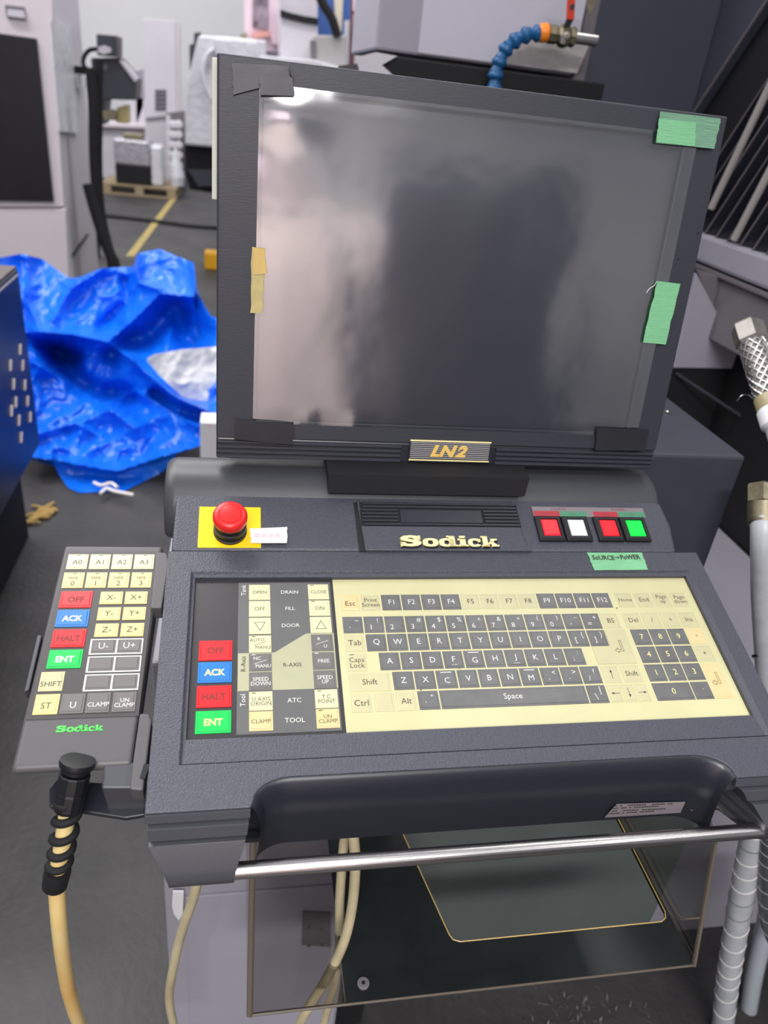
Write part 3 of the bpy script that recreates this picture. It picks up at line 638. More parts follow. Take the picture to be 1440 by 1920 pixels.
M['plate_line'] = mat('plate_silver', rgb(168, 166, 168), .4)
bm = bmesh.new()
for k in range(9): add_box(bm, (79, .2 + k * 2, 1.1), (162.8, 1.0 + k * 2, 1.5), MS)
obj('plate_stripe', bm, M['plate_line'], pl)
obj('plate_rim', BX((78, 18.0, 1), (163.8, 19.4, 1.8), MS), M['gold'], pl); obj('plate_rim', BX((78, -2.4, 1), (163.8, -1.2, 1.8), MS), M['gold'], pl)
for ch, x in (('L', 105.5), ('N', 118.5), ('2', 132.5)):
    bm = bmesh.new(); add_text(bm, (ch, .05, .3), MS, x, 8.4, 11, 1.6, 0, sx=1.25, thick=1, fit=12.4); obj('letter', bm, M['gold_dull'], pl, label='gold italic character %s' % ch)
for q in ((1309, 437), (1272, 486), (1180, 783)):
    p = hit(q, *PS(.2)); obj('screw_hole', lathe(p, SN, [(.0009, 0), (.0009, .0003)], 10), M['matte_black'], mon)

# loose sheet of film over the screen
bm = bmesh.new(); nx, ny = 60, 44; g = []
for j in range(ny + 1):
    rw = []
    for i in range(nx + 1):
        u, v = i / nx, j / ny
        x = -79.5 + u * (405 + 0 * v); y = 30.6 + v * 290.5
        e = min(u, 1 - u, v, 1 - v)
        z = 1.6 + 1.3 * noise.noise(Vector((u * 3.1, v * 2.3, 1))) + .5 * noise.noise(Vector((u * 8, v * 3, 5))) + (0 if e > .06 else .0)
        z += 2.2 * math.exp(-((u - .06) ** 2 / .004 + (v - .93) ** 2 / .006))
        z += 1.6 * math.exp(-((x - 20) ** 2 / 120 + (y - 34) ** 2 / 30)) + 1.2 * math.exp(-((x + 28) ** 2 / 60 + (y - 36) ** 2 / 40))
        z -= 1.2 * max(0, .05 - e) / .05
        rw.append(bm.verts.new(MS @ Vector((x, y, max(.5, z)))))
    g.append(rw)
for j in range(ny):
    for i in range(nx): bm.faces.new((g[j][i], g[j][i + 1], g[j + 1][i + 1], g[j + 1][i]))
tag(obj('protective_film', bm, M['film'], smooth=60), 'clear plastic film sheet taped loosely over the monitor screen', 'film')

def strip(name, pxs, plane, th, m, label, cat='tape'):
    n, o = plane; P = [hit(q, n, o) for q in pxs]
    # subdivided quad so that the tape lies slightly uneven
    a, b, c, d = P; bm = bmesh.new(); N = 8; G = []
    for j in range(N + 1):
        r = []
        for i in range(N + 1):
            u, v = i / N, j / N; p = (a * (1 - u) + b * u) * (1 - v) + (d * (1 - u) + c * u) * v
            ed = (random.random() - .5) * .0012 if i in (0, N) or j in (0, N) else 0
            r.append(bm.verts.new(p + n * (.0003 * noise.noise(p * 60)) + (b - a).normalized() * ed))
        G.append(r)
    for j in range(N):
        for i in range(N): bm.faces.new((G[j][i], G[j][i + 1], G[j + 1][i + 1], G[j + 1][i]))
    r = bmesh.ops.extrude_face_region(bm, geom=bm.faces[:])
    for v in [e for e in r['geom'] if isinstance(e, bmesh.types.BMVert)]: v.co -= n * th
    return tag(obj(name, bm, m), label, cat)
strip('tape_strip', [(1239, 209), (1352, 222), (1340, 279), (1230, 268)], PS(4.6), .0004, M['tape_green_dk'], 'green cloth tape at the top right corner of the monitor')
strip('tape_strip', [(1236, 222), (1306, 230), (1302, 274), (1231, 267)], PS(5.1), .0003, M['tape_green'], 'brighter second layer of green tape on the monitor\'s top right corner')
strip('tape_strip', [(1233, 527), (1275, 532), (1248, 646), (1205, 642)], PS(4.4), .0004, M['tape_green'], 'vertical green tape strip on the right edge of the screen')
strip('tape_strip', [(472, 463), (498, 466), (492, 587), (470, 587)], PS(4.2), .0004, M['tape_masking'], 'beige masking tape strip on the left edge of the screen')
strip('tape_flap', [(474, 463), (497, 467), (500, 513), (476, 515)], PS(4.8), .0003, M['tape_tan'], 'folded tan flap on top of the beige masking tape')
strip('tape_strip', [(441, 786), (551, 795), (549, 834), (440, 824)], PS(4.2), .0004, M['tape_black'], 'black tape patch at the bottom left corner of the screen')
strip('tape_strip', [(1120, 803), (1217, 806), (1210, 845), (1115, 845)], PS(4.2), .0004, M['tape_black'], 'black tape patch at the bottom right corner of the screen')
strip('tape_strip', [(436, 118), (548, 124), (542, 150), (437, 178)], PS(2.2), .0003, M['tape_grey'], 'flat grey tape patch on the top left corner of the monitor frame')
strip('tape_strip', [(488, 141), (549, 145), (552, 180), (486, 178)], PS(5.6), .0004, M['tape_grey'], 'raised grey tape flap over the top left corner of the screen')
tag(obj('tape_fold', pp([(541, 122), (547, 122), (552, 146), (546, 142)], PS(7), .0006), M['black']), 'black folded tape end above the grey tape flap', 'tape')
tag(obj('thread', TB(spline([hit(q, *PS(5)) for q in ((1232, 527), (1226, 536), (1218, 541), (1212, 549))], 4), .0003, 5), M['paper']), 'loose white thread hanging from the vertical green tape', 'thread')
g3 = strip('tape_strip', [(1101, 1036), (1204, 1036), (1215, 1068), (1114, 1069)], PK(6.9), .0004, M['tape_green'], 'green tape with handwriting SOURCE to POWER stuck on the desk')
bm = bmesh.new(); cpt = [((x - K0.x) * 1000) for x in (0,)]
def kxy(q, z=7): v = hit(q, *PK(z)) - K0; return v.dot(KX) * 1000, v.dot(KY) * 1000
x, y = kxy((1131, 1046)); add_text(bm, ('SoURCE', .02, .1), MK, x, y, 5.6, 7.6, 0, sx=.84, rot=-.02)
x, y = kxy((1181, 1045)); add_text(bm, ('PoWER', .02, .1), MK, x, y, 5.6, 7.6, 0, sx=.84, rot=.03)
x, y = kxy((1156, 1046)); add_stroke(bm, MK, [(x - 3, y), (x + 2.6, y)], .6, 7.6, 0); add_stroke(bm, MK, [(x + .4, y + 1.6), (x + 2.6, y), (x + .4, y - 1.6)], .6, 7.6, 0)
o = obj('handwriting', bm, M['ink'], g3)
o = strip('sticker', [(469, 991), (538, 988), (538, 1018), (470, 1018)], (KZ, K(0, 165, 10.6)), .0003, M['paper'], 'small white sticker with faded pink print beside the red knob', 'sticker')
bm = bmesh.new()
for k in range(4):
    x, y = kxy((482 + k * 13, 1004), 10.6)
    add_box(bm, (x - 2.6, y - 2.8, 11.2), (x + 2.6, y - .4, 11.3), MK); add_box(bm, (x - 2.2, y + .4, 11.2), (x + 2.6, y + 2.4, 11.3), MK)
obj('print', bm, M['pink'], o)

# ------------------------------------------------------------------ hand-held pendant
pen = thing('handheld_pendant', K(-205, -40, -26), 'slim grey hand-held control pendant clipped to the left of the desk', 'pendant')
bo = [(-250.6, -44.6), (-167.4, -44.6), (-160.8, 158.6), (-246.6, 159.2)]
bp_ = [(-249, -38), (-167.2, -37), (-161.2, 157), (-245.4, 157.6)]
obj('body', loft([[K(x, y, -30) for x, y in [(-246, -42), (-170, -42), (-165, 156), (-243, 156)]], [K(x, y, -24) for x, y in bo], [K(x, y, -7) for x, y in [(-252, -53), (-168, -53), (-160.5, 160), (-247, 160.5)]], [K(x, y, -2.4) for x, y in [(-250, -50), (-168, -50), (-161, 159.5), (-246.6, 160)]]]), M['pendant'], pen, .003, segs=3)
kp = obj('key_panel', prism([K(x, y, -1.9) for x, y in ((-248.2, -12.6), (-166.4, -12.6), (-164.6, 152.6), (-243.8, 153))], -KZ * .0012), M['pendant_panel'], pen)
for r in range(3):
    y = 43.4 - r * 16.7
    obj('white_frame', BX((-210.8, y, -2), (-168.9, y + 15, -1.7), MK), M['white_ink'], kp)
for k in keys[nleft:]: build_key(k, kp, -1.65)
for ch, a, w in ADV:
    bm = bmesh.new(); slab_letter(bm, ch, MK, -225.6 + a * 33, -23.6, w * 32, 5.2, -2.4, .35, 0); obj('letter', bm, M['green_logo'], pen, label='green printed letter %s' % ch)
# gland, spiral strain relief and cable
g0 = atY((144, 1436), -.050); pts = [g0, atY((137, 1472), -.056), atY((129, 1508), -.061), atY((120, 1565), -.068), atY((112, 1612), -.072), atY((105, 1648), -.074)]
sp = spline(pts, 14)
dirn = (atY((129, 1508), -.061) - g0).normalized()
obj('gland_collar', lathe(g0 - dirn * .008, dirn, [(.0095, .003), (.0124, .0035), (.0128, .0055), (.0124, .008), (.0106, .0095), (.0104, .012)], 24), M['black'], pen, smooth=40)
obj('gland_nut', lathe(g0 + dirn * .006, dirn, [(.0104, 0), (.0112, .001), (.0112, .012), (.0102, .013), (.0106, .015), (.0106, .026), (.0094, .029)], 12), M['black'], pen)
helix = []; rr = []; tt = 5.4
n0 = 26
path = sp[n0:]
for i in range(len(path) * 4):
    f = i / (len(path) * 4 - 1); a = f * (len(path) - 1); k = int(a); k = min(k, len(path) - 2); p = path[k].lerp(path[k + 1], a - k)
    t = (path[min(k + 1, len(path) - 1)] - path[max(k - 1, 0)]).normalized(); u = t.cross(Vector((1, 0, 0))).normalized(); v = t.cross(u)
    R2 = .0080 - .0014 * f; an = f * tt * 2 * math.pi
    helix.append(p + (u * math.cos(an) + v * math.sin(an)) * R2); rr.append(.0032)
bm = bmesh.new(); add_tube(bm, helix, rr, 8); obj('strain_relief', bm, M['matte_black'], pen, smooth=50)
e0 = sp[-1]; ed = (sp[-1] - sp[-6]).normalized()
obj('relief_end', lathe(e0 - ed * .010, ed, [(.0096, 0), (.0098, .004), (.0092, .017), (.0084, .018)], 18), M['matte_black'], pen, smooth=40)
cb_ = sp[n0:] + spline([e0, atY((112, 1742), -.078), atY((122, 1820), -.070), atY((133, 1872), -.060), atY((156, 1935), -.04), atY((215, 2060), .05)], 8)[1:]
obj('cable', TB(cb_, [.0062] * len(cb_), 14), M['cable_amber'], pen, smooth=60, label='yellowed cable hanging from the pendant')

# ------------------------------------------------------------------ under the desk
tr = thing('acrylic_tray', (.16, 0, .6), 'smoked clear acrylic tray with a cut-out under the desk', 'tray')
cut = [(148, -13), (386, -13), (393, -9), (396, -2), (396, 148), (106, 148), (138, -4), (141, -10)]
fy = -62
obj('base_sheet', prism([W(x, y, 600) for x, y in ((-74, fy), (18, fy), (18, 154), (-74, 154))], Vector((0, 0, -.005))), M['acrylic'], tr)
obj('dark_plate', prism([W(x, y, 600) for x, y in ((18.5, fy), (398, fy), (398, 154), (18.5, 154))], Vector((0, 0, -.005)), [[W(x, y, 600) for x, y in cut[::-1]]]), mat('smoked_plate', rgb(34, 38, 39), .28, var=.2, vscale=14), tr, label='dark smoked plate with a rounded rectangular opening')
bm = bmesh.new(); cl = cut[5:] + cut[:5]
for a, b in zip(cl, cl[1:]):
    bm.faces.new([bm.verts.new(W(a[0], a[1], 600.5)), bm.verts.new(W(b[0], b[1], 600.5)), bm.verts.new(W(b[0], b[1], 595)), bm.verts.new(W(a[0], a[1], 595))])
bmesh.ops.remove_doubles(bm, verts=bm.verts, dist=1e-5); add_tube(bm, [W(x, y, 600.4) for x, y in cl], .0006, 5); obj('cut_edge', bm, M['edge_amber'], tr, label='raw amber edge of the cut-out')
rt = atX((1338, 1580), .398)
obj('side_wall', prism([W(398, fy, 595), W(398, 150, 595), W(398, 150, 855), W(398, rt.y * 1000, rt.z * 1000)], Vector((.004, 0, 0))), M['acrylic'], tr)
obj('edge_rail', TB([W(400, fy, 597), rt + Vector((.002, 0, 0))], .0026, 6), M['acrylic_edge'], tr)
obj('edge_rail', TB([W(400, fy, 598), W(400, 150, 598)], .0010, 6), M['steel_dull'], tr)
obj('edge_rail', TB([W(-74, fy, 598), W(398, fy, 598)], .0018, 6), M['acrylic_edge'], tr)
obj('side_wall', prism([W(-74, fy, 595), W(-74, 150, 595), W(-74, 150, 855), W(-74, 20, 855)], Vector((-.004, 0, 0))), M['acrylic'], tr)
obj('edge_rail', TB([W(-75, fy, 598), W(-75, 20, 855)], .0032, 6), M['acrylic_edge'], tr)
obj('screw', lathe(W(38, -45.6, 601), Vector((0, 0, 1)), [(.0062, -.004), (.0062, .0010), (.0050, .0014)], 16), M['mach_grey_dk'], tr)
obj('screw', lathe(W(38, -45.6, 602.4), Vector((0, 0, 1)), [(.002, 0), (.002, .0004)], 8), M['matte_black'], tr)
# green-grey sheet seen through the opening, on the machine foot
cbn = thing('base_cabinet', (-.1, .3, 0), 'pale lilac grey steel cabinet under the left half of the desk', 'cabinet')
xr = atY((652, 1750), .16).x * 1000
obj('cabinet_body', BX((-178, 160, 0), (xr, 500, 850)), M['mach_grey'], cbn, .004)
obj('upper_panel', BX((-152, 156, 470), (xr - 4, 160.5, 850)), M['mach_grey'], cbn, .0015)
obj('lower_panel', BX((-152, 156, 20), (xr - 4, 160.5, 464)), M['mach_grey'], cbn, .0015)
obj('white_pocket', prism([atY(q, .153) for q in ((324, 1672), (345, 1672), (343, 1716), (335, 1727), (326, 1716), (322, 1700))], Vector((0, .003, 0))), M['white_plastic'], cbn, .001)
sk = obj('socket', pp([(568, 1712), (620, 1714), (620, 1776), (566, 1772)], PY(.152), .004), M['mach_grey_dk'], cbn)
for q in ((579, 1738), (579, 1772), (603, 1742), (603, 1770)): obj('screw', lathe(atY(q, .151), Vector((0, -1, 0)), [(.0022, 0), (.0022, .002)], 10), M['steel'], sk)
ft = thing('machine_plinth', (.28, .35, 0), 'dark green-grey steel sheet seen through the opening of the acrylic tray', 'plinth')
obj('plinth_face', BX((xr + 60, 200, 150), (592, 296, 600)), M['pale_green'], ft, .004)
obj('plinth_side', BX((xr + 2, 210, 0), (xr + 58, 290, 850)), M['matte_black'], ft, .002)

def cable(pxy, r, m, label, name='cable', group=None, cat='cable'):
    p = spline([atY(q[:2], q[2]) for q in pxy], 8)
    return tag(obj(name, TB(p, r, 14), m, smooth=60), label, cat, group)
cable([(385, 1560, .02), (366, 1670, .02), (340, 1750, .03), (322, 1830, .04), (318, 1880, .05), (332, 1950, .06)], .0050, M['cable_cream'], 'cream cable hanging left of the acrylic tray under the handle mount')
cable([(650, 1540, .02), (643, 1600, .015), (637, 1690, .01), (636, 1770, .012), (630, 1830, .02), (612, 1900, .03), (600, 1950, .03)], .0050, M['cable_cream'], 'straighter cream cable crossing behind the other at the tray')
cable([(660, 1540, -.01), (666, 1620, -.01), (660, 1700, -.012), (644, 1768, -.02), (612, 1835, -.02), (575, 1895, -.02), (550, 1945, -.01)], .0052, M['cable_cream'], 'curved cream cable crossing in front near the steel handle bar')

# ------------------------------------------------------------------ right side: box, hoses, slant machine
bd = thing('electrical_box', (.42, .6, 0), 'dark slate steel box behind the right side of the desk', 'box')
obj('box_body', BX((200, 302, 620), (530, 1000, 1038)), M['box_dark'], bd, .004)
obj('seam', BX((372, 300.5, 640), (374, 303, 1036)), M['matte_black'], bd)
obj('screw', lathe(atZ((1251, 773), 1.039), Vector((0, 0, 1)), [(.004, 0), (.004, .002), (.002, .003)], 12), M['steel'], bd)

mch = thing('slant_machine', (1.0, 1.3, 0), 'grey machine with dark pleated way cover behind the monitor at right', 'machine')
obj('column', BX((626, 1320, 0), (1900, 2300, 2300)), M['col_dark'], mch, .006)
# side panel in plane x = .9 above the pleats, and the pleats themselves
XP = .9
def px_(q): return atX(q, XP)
a = px_((1296, 222)); b = px_((1440, 3))
d = (b - a)
p0 = a - d * 2.2; p1 = a + d * 3
obj('side_panel', prism([Vector((XP, 1.32, 1.30)), a - d * .6, p1, Vector((XP, 1.32, p1.z))], Vector((.02, 0, 0))), M['col_dark'], mch, .002)
obj('panel_edge', TB([a - d * .7 + Vector((-.004, 0, 0)), p1 + Vector((-.004, 0, 0))], .003, 6), M['mach_grey_dk'], mch)
# pleats: long narrow folds fanned between the slanted edge and the beam
top0, bot0 = (1308, 222), (1262, 330)
lines = [((1330, 200), (1262, 400)), ((1352, 180), (1282, 420)), ((1378, 160), (1300, 440)), ((1402, 140), (1322, 450))]
def fan(t):
    """bottom point and direction of the fold number t in the plane x = .9 (y, z)"""
    y = 1.30 - .046 * t; ang = math.radians(34 - 1.1 * t)
    return y, ang
for t in range(16):
    y, ang = fan(t); y2, ang2 = fan(t + 1); L = 1.15
    z0 = 1.15
    A0 = Vector((XP + .012, y, z0)); A1 = A0 + Vector((0, -math.sin(ang), math.cos(ang))) * L
    B0 = Vector((XP + .012, y2, z0)); B1 = B0 + Vector((0, -math.sin(ang2), math.cos(ang2))) * L
    mid0 = (A0 + B0) / 2 + Vector((-.022, 0, 0)); mid1 = (A1 + B1) / 2 + Vector((-.022, 0, 0))
    bm = bmesh.new(); v = [bm.verts.new(p) for p in (A0, mid0, B0, B1, mid1, A1)]
    bm.faces.new((v[0], v[1], v[4], v[5])); bm.faces.new((v[1], v[2], v[3], v[4])); bm.faces.new((v[0], v[5], v[3], v[2]))
    bm.faces.new((v[0], v[2], v[1])); bm.faces.new((v[3], v[5], v[4]))
    nf = len(bm.faces); add_tube(bm, [mid0, mid1], .0016, 4, caps=False); bm.faces.ensure_lookup_table()
    for f_ in bm.faces[nf:]: f_.material_index = 1
    obj('pleat', bm, [M['fold'] if 'fold' in M else M.setdefault('fold', mat('black_pleat', rgb(36, 37, 46), .3)), M['mach_grey_dk']], mch)
for q0, q1 in (((1336, 385), (1440, 168)), ((1378, 446), (1441, 325))):
    a = atX(q0, XP - .016); b = atX(q1, XP - .016); d = (b - a)
    obj('guide_bar', TB([a - d * .03, a + d * 2.6], .0075, 10), mat('bright_bar', rgb(176, 170, 168), .4, metal=.2), mch, smooth=40)
obj('backing', BX((918, 560, 1100), (960, 1320, 2300)), M['matte_black'], mch)
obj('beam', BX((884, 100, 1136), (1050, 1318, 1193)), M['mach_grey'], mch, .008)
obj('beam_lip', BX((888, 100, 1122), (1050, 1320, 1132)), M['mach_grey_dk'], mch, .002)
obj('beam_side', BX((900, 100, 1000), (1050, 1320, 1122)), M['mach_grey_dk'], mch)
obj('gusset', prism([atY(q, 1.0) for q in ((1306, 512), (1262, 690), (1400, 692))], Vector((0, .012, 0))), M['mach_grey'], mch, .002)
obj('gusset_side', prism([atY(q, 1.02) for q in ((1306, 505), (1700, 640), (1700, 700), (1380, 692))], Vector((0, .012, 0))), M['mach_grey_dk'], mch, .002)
obj('lower_cover', BX((560, 1010, 0), (1900, 1300, 960)), M['matte_black'], mch)
obj('side_cover', BX((980, -200, 0), (1500, 1300, 1000)), M['matte_black'], mch)
a = atY((1262, 735), .9); b = atY((1440, 905), .9)
obj('cover_rib', TB([atY((1268, 700), 1.0), atY((1420, 800), .9)], .003, 6), M['box_dark'], mch)
lc = thing('low_cabinet', (.8, .4, 0), 'low violet grey steel panel beside the spiral wrapped hoses', 'cabinet')
obj('cabinet_panel', BX((600, 310, 0), (975, 900, 612)), M['mach_grey'], lc, .003)

# spindle head with white face above black way cover
hd = thing('upper_machine_housing', (.38, 1.5, 1.4), 'lilac grey machine housing above the top edge of the monitor', 'machine')
obj('head_body', BX((168, 1300, 1458), (596, 1700, 2100)), M['mach_grey'], hd, .006)
obj('face_panel', BX((256, 1296, 1462), (592, 1301, 2100)), mat('pale_lilac_paint', rgb(200, 198, 212), .42, var=.03, vscale=3), hd, .003)
obj('corner_plate', pp([(955, 75), (1108, 78), (1082, 138), (930, 118)], PY(1.292), .006), mat('stained_plate', rgb(178, 174, 172), .4, var=.12, vscale=40), hd, .001)
obj('end_block', BX((600, 1310, 1440), (626, 1600, 2100)), M['mach_grey_dk'], hd)
wc = thing('way_cover', (.4, 1.4, 1.2), 'black flat way cover under the machine head', 'machine cover')
obj('cover_slab', BX((150, 1240, 1000), (646, 1296, 1450)), M['matte_black'], wc, .003)
obj('cover_back', BX((160, 1296, 1000), (620, 1900, 1436)), M['matte_black'], wc)
obj('frayed_end', pp([(668, 108), (705, 98), (745, 105), (716, 122), (736, 140), (680, 156)], PY(1.232), .006), M['mach_white'], wc)
# jointed coolant hose and valve
hz = thing('coolant_hose', (.33, 1.2, 1.42), 'blue jointed coolant hose with orange collar curving down behind the monitor', 'hose')
hp = spline([atY(q, 1.2) for q in ((1012, 62), (985, 66), (955, 84), (938, 112), (928, 145), (926, 185))], 12)
cum = [0]
for a, b in zip(hp, hp[1:]): cum.append(cum[-1] + (b - a).length)
Ltot = cum[-1]; nseg = 7
for s in range(nseg):
    l0, l1 = Ltot * s / nseg, Ltot * (s + 1) / nseg
    def at_l(l):
        for i in range(len(cum) - 1):
            if cum[i + 1] >= l: return hp[i].lerp(hp[i + 1], (l - cum[i]) / max(1e-9, cum[i + 1] - cum[i]))
        return hp[-1]
    a, b = at_l(l0), at_l(l1); L = (b - a).length; d = (b - a).normalized()
    obj('hose_joint', lathe(a, d, [(.0115, -.002), (.0145, L * .12), (.0158, L * .3), (.0142, L * .42), (.0098, L * .62), (.0112, L * .8), (.0126, L * 1.0), (.0112, L * 1.06)], 18), M['blue_hose'], hz, smooth=60)
a = atY((1012, 62), 1.2); b = atY((1028, 61), 1.2); obj('orange_collar', lathe(a, (b - a).normalized(), [(.0125, -.003), (.0165, .002), (.0165, .014), (.012, .018)], 18), M['orange'], hz, smooth=40)
vv = thing('ball_valve', (.45, 1.2, 1.5), 'stained brass ball valve with red lever handle', 'valve')
A_, B_ = atY((1026, 63), 1.2), atY((1116, 76), 1.2); dv = (B_ - A_).normalized(); Lv = (B_ - A_).length
obj('valve_body', lathe(A_, dv, [(.012, 0), (.0165, .002), (.0165, .018), (.014, .02), (.019, .026), (.021, .034), (.019, .042), (.0155, .046), (.0175, .048), (.0175, .056), (.012, .058)], 8), M['brass'], vv)
obj('pipe_nipple', lathe(A_ + dv * .057, dv, [(.0105, 0), (.0105, Lv - .057 + .002)], 18), M['steel'], vv, smooth=40)
obj('valve_stem', TB([atY((1060, 66), 1.19), atY((1062, 66), 1.165)], .006, 12), M['brass'], vv)
obj('stem_nut', lathe(atY((1062, 67), 1.17), Vector((0, -1, 0)), [(.0075, 0), (.0075, .005), (.004, .006)], 6), M['steel_dull'], vv)
hn = obj('lever', pp([(1056, 52), (1068, 52), (1076, 36), (1064, 34)], PY(1.17), .003), M['black'], vv)
obj('lever_grip', pp([(1063, 36), (1077, 38), (1081, -30), (1066, -32)], PY(1.168), .006), M['red_handle'], vv, .0015)
obj('lever_hole', lathe(atY((1073, 13), 1.1675), Vector((0, -1, 0)), [(.005, 0), (.005, .0008)], 16), M['box_dark'], vv)
obj('drain_cock', pp([(1052, 66), (1064, 66), (1060, 84), (1051, 82)], PY(1.166), .004), M['steel_dull'], vv, .001)
obj('upper_bolt', pp([(1104, -10), (1118, -10), (1112, 14), (1106, 30), (1102, 12)], PY(1.2), .006), M['brass'], vv)

# hoses at the right edge
def path_y(pts): return spline([atY(q[:2], q[2]) for q in pts], 10)
h1 = thing('spiral_wrapped_hose', (.45, .12, 0), 'frosted spiral wrapped hose hanging right of the acrylic tray', 'hose')
p = path_y([(1420, 1540, .12), (1402, 1620, .12), (1387, 1700, .12), (1372, 1790, .12), (1362, 1860, .12), (1352, 1960, .12)])
rad = .0172
obj('hose_core', TB(p, rad, 20), M['sleeve'], h1, smooth=60)
def wrap_turn(p, frac, rad, w=.0011, tilt=.35):
    k = frac * (len(p) - 1); i = min(int(k), len(p) - 2); c = p[i].lerp(p[i + 1], k - i); t = (p[i + 1] - p[i]).normalized(); u = t.cross(Vector((0, 1, 0))).normalized(); v = t.cross(u)
    tt_ = (t + u * tilt * random.uniform(.8, 1.2)).normalized(); u2 = tt_.cross(v).normalized()
    pts = []
    for a in range(0, 361, 20):
        r = u2 * math.cos(math.radians(a)) + v * math.sin(math.radians(a)); r2 = r - t * r.dot(t); pts.append(c + r * (rad * 1.01) / max(.5, r2.length))
    return TB(pts, w, 5)
for k in range(15):
    obj('wrap_seam', wrap_turn(p, .03 + k * .064, rad, .0006, .3), M['sleeve_dark'] if k in (1, 5, 6) else M['paper'], h1)
h2 = thing('dark_sheathed_hose', (.5, .14, 0), 'darker sheathed hose at the right edge hanging over a glossy tube', 'hose')
p = path_y([(1452, 1560, .1), (1446, 1620, .1), (1446, 1700, .1), (1458, 1780, .1)])
obj('hose_core', TB(p, [.0175] * (len(p) - 8) + [.0175, .0172, .0168, .016, .0148, .013, .0105, .006], 20), M['sleeve_dark'], h2, smooth=60)
for k in range(8): obj('wrap_seam', wrap_turn(p, .05 + k * .11, .0175, .0005, .1), M['sleeve'], h2)
p = path_y([(1450, 1660, .16), (1432, 1750, .16), (1412, 1840, .16), (1394, 1960, .16), (1384, 2040, .16)])
tag(obj('clear_tube', TB(p, .0145, 18), mat('milky_tube', rgb(196, 204, 214), .18, trans=.2), smooth=60), 'glossy milky plastic tube leaning at the bottom right corner', 'tube')
# braided hose
bh = thing('braided_hose', (.62, .35, .9), 'braided steel hose with hex fitting at the right edge', 'hose')
a = atY((1401, 614), .47); b = atY((1428, 700), .41); d = (b - a).normalized()
ff = (a - d * .004)
obj('hex_fitting', lathe(ff, d, [(.0195, 0), (.0215, .003), (.0215, .028), (.0185, .032)], 6), M['steel_dull'], bh)
st_ = ff + d * .032; en = st_ + d * .086
obj('braid_core', TB([st_, en], .0165, 18), M['steel_dull'], bh, smooth=60)
ax = d; u = ax.orthogonal().normalized(); v = ax.cross(u)
bm = bmesh.new()
for sgn in (1, -1):
    for k in range(12):
        pts = []
        for i in range(15):
            f = i / 14; an = 2 * math.pi * (k / 12 + sgn * f * .55); r = .0172 + .0006 * ((i + (0 if sgn > 0 else 1)) % 2)
            pts.append(st_ + ax * (.086 * f) + (u * math.cos(an) + v * math.sin(an)) * r)
        add_tube(bm, pts, .0013, 5)
obj('braid', bm, M['steel'], bh, kind='stuff', smooth=60)
obj('olive_sleeve', lathe(en - d * .002, d, [(.0185, 0), (.0195, .002), (.0195, .018), (.0185, .019)], 20), mat('olive_sleeve', rgb(158, 148, 112), .4), bh, smooth=40)
obj('white_sleeve', lathe(en + d * .016, d, [(.0185, 0), (.0205, .003), (.0205, .024), (.017, .028)], 20), M['white_plastic'], bh, smooth=40)
obj('grey_sleeve', lathe(en + d * .042, d, [(.0165, 0), (.0165, .018), (.0125, .022), (.0125, .10)], 20), M['sleeve'], bh, smooth=40)
wq = path_y([(1382, 752, .41), (1390, 742, .41), (1402, 740, .41), (1412, 748, .41)])
obj('frayed_wire', TB(wq, .0008, 5), M['steel'], bh)
vh = thing('sleeved_hose', (.47, .15, .9), 'upright milky sleeved hose with a nickel nut at the right edge', 'hose')
p = path_y([(1430, 925, .235), (1430, 1010, .2), (1430, 1120, .2), (1436, 1240, .2), (1440, 1330, .2), (1446, 1460, .2)])
obj('hose_core', TB(p, .0135, 18), M['sleeve'], vh, smooth=60)
dn_ = (p[1] - p[0]).normalized()
obj('hex_nut', lathe(p[0] - dn_ * .010, dn_, [(.0165, 0), (.0185, .002), (.0185, .022), (.016, .024)], 6), M['brass'], vh)
obj('ferrule', lathe(p[0] + dn_ * .013, dn_, [(.0165, 0), (.0165, .024), (.0145, .026)], 20), M['brass'], vh, smooth=40)
obj('tie_band', lathe(atY((1432, 1230), .2), dn_, [(.0142, 0), (.0142, .003)], 18), M['black'], vh)

# ------------------------------------------------------------------ left foreground: navy cabinet and tarpaulin
nv = thing('navy_cabinet', (-1.0, 1.4, 0), 'navy blue louvred steel cabinet at the left edge', 'cabinet')
obj('cabinet_body', BX((-1300, 900, 330), (-693, 1800, 858)), M['navy'], nv, .006)
obj('cabinet_top', BX((-1300, 896, 858), (-697, 1798, 866)), mat('brown_grey_top', rgb(98, 88, 86), .5, var=.1, vscale=8), nv, .002)
obj('top_edge', BX((-694, 900, 842), (-690, 1785, 848)), M['mach_grey'], nv, .001)
obj('plinth', BX((-1300, 950, 0), (-762, 1796, 332)), M['matte_black'], nv, .004)
for q in ((38, 655), (20, 685), (43, 685), (26, 720), (47, 722), (30, 754), (52, 752), (22, 770), (36, 788), (57, 782), (40, 820)):
    c = atX(q, -.691)
    obj('louvre_slot', loft([[c + Vector(v) * .001 for v in ((-6, -12, -14), (-6, -2, -14), (-6, 12, 14), (-6, 2, 14))], [c + Vector(v) * .001 for v in ((3, -10, -11), (3, -3, -11), (3, 10, 11), (3, 3, 11))]]), M['mach_pink'], nv)

